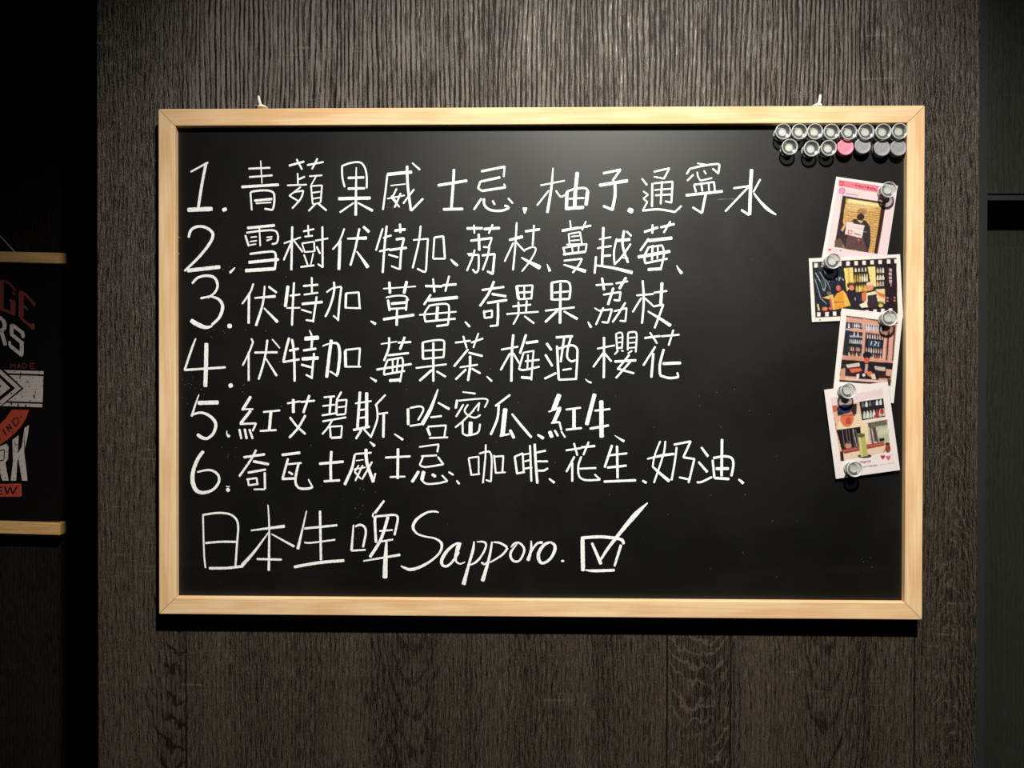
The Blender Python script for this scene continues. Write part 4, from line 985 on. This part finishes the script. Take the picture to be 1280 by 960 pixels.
nail = thing('wall_nail', 'small nail in the left bay wall holding the poster string', 'nail', (apex.x, DEEP, apex.z))
bm = bmesh.new(); lathe(bm, [(0, -0.004), (0.0012, -0.004), (0.0012, 0.018), (0.0035, 0.0185), (0.0035, 0.020), (0, 0.0205)], 14)
bm_obj('nail_body', bm, plain('steel', (0.4, 0.4, 0.4), 0.35, 1.0), nail)

PN = [0]
def pr_poly(reg, pts, mat, name='lettering', lift=None, lab=None):
    ox, oy, sc = REG[reg]
    PN[0] += 1
    lift = 0.0012 + PN[0] * 0.00003 if lift is None else lift
    bm = bmesh.new()
    vs = [bm.verts.new(at(ox + x / sc, oy + y / sc, PY - lift)) for x, y in pts]
    f = bm.faces.new(vs)
    bmesh.ops.triangulate(bm, faces=[f])
    o = bm_obj(name, bm, mat, sheet)
    return o
def pr_stroke(reg, txt, mat, name='lettering', extra=0):
    bm = bmesh.new()
    r_ = random.Random(5)
    for sm, P in parse(reg, txt):
        for seg in ([P] if sm else split_corners(P)):
            PN[0] += 1
            stroke_faces(bm, [(a, b, c) for a, b, c in seg], PY, 0.0012 + PN[0] * 0.00003 + extra, r_, ends=0.08, rough=0.02, step=2.0)
    return bm_obj(name, bm, mat, sheet)
pr_stroke('a', '46 14,85 14,380; 20 10,86 60,98 110,130 155,190; 50 130,285 130,425; 26 10,372 70,392 152,430; 22 92,282 150,292; 20 130,190 150,240', M_pred_shaded, 'letter')
pr_stroke('a', '50 212,195 212,455; 26 195,190 260,232 345,330; 22 335,290 345,345; 26 200,455 262,505 335,565; 40 325,515 330,578; 30 225,335 262,360; 14 265,350 275,390', M_pred_shaded, 'letter')
pr_stroke('a', '46 -30,450 -30,700; 40 -30,452 25,470 45,520 40,580 -10,590; 38 10,590 30,650 55,735', M_pwhite, 'letter')
pr_stroke('a', '34 232,660 226,600; 34 236,615 120,528; 38 118,520 115,620; 34 105,615 215,705; 40 218,690 216,835; 34 226,840 98,735; 28 98,740 95,690', M_pwhite, 'letter')
pr_stroke('b', '9 105,165 108,116 128,148 148,116 152,165; 9 165,165 187,116 208,165; 8 172,150 203,150; 9 225,116 225,165 258,158 268,140 256,118 225,116; 9 352,117 300,117 300,165 355,165; 8 300,141 342,141', M_pred_shaded, 'letter')
pr_poly('b', [(40, 180), (436, 192), (435, 223), (82, 212)], M_pwhite, 'band')
pr_poly('b', [(92, 230), (434, 242), (427, 503), (78, 492), (236, 365)], M_pwhite, 'band')
pr_poly('b', [(62, 508), (424, 520), (423, 553), (18, 540)], M_pwhite, 'band')
pr_poly('b', [(-20, 168), (12, 182), (212, 362), (10, 535), (-40, 560), (-40, 520), (152, 362), (-20, 205)], M_pwhite, 'chevron')
pr_poly('b', [(-60, 205), (102, 360), (-60, 490)], M_pwhite, 'chevron')
pr_stroke('b', '11 206,200 200,270; 8 350,388 356,408; 16 338,424 344,462; 6 388,192 395,200; 14 180,515 182,545; 18 110,508 118,525; 12 255,525 262,548; 8 110,410 120,418; 20 0,335 12,345', M_pblack, 'crack', 0.0003)
pr_poly('b', [(118, 576), (290, 578), (262, 660), (210, 745), (150, 812), (80, 872), (0, 928), (-60, 960), (-60, 770), (0, 718), (62, 658)], M_pred, 'arc_band')
pr_stroke('b', '15 26,772 64,832; 13 60,742 100,800; 12 60,742 122,772; 13 84,716 124,775; 14 118,690 160,745; 12 118,688 160,655 185,668 186,705 160,745; 14 205,645 216,655; 12 -10,855 5,880', M_pblack, 'letter', 0.0003)
pr_poly('c', [(210, -34), (248, -60), (240, 20), (205, 180), (216, 240), (236, 417), (188, 417), (165, 250), (145, 222), (148, 192), (186, 130)], M_pwhite, 'letter')
pr_poly('c', [(106, 68), (160, 28), (152, 200), (138, 417), (92, 417), (112, 250)], M_pwhite, 'letter')
pr_poly('c', [(-80, 175), (-20, 130), (58, 100), (73, 130), (68, 235), (45, 262), (74, 417), (22, 417), (0, 290), (-20, 417), (-80, 417)], M_pwhite, 'letter')
pr_stroke('c', '9 -20,165 36,150; 9 38,150 34,235; 9 34,238 -20,250', M_pblack, 'crack', 0.0003)
pr_poly('c', [(-200, 450), (176, 441), (184, 448), (186, 548), (176, 555), (-200, 556)], M_pred, 'label_band')
pr_stroke('c', '13 26,472 -8,474; 12 22,502 -8,504; 13 26,532 -8,534; 14 -8,474 -8,534; 16 40,462 62,532; 14 62,532 88,468; 14 88,468 108,532; 15 108,532 148,462', M_pblack, 'letter', 0.0003)
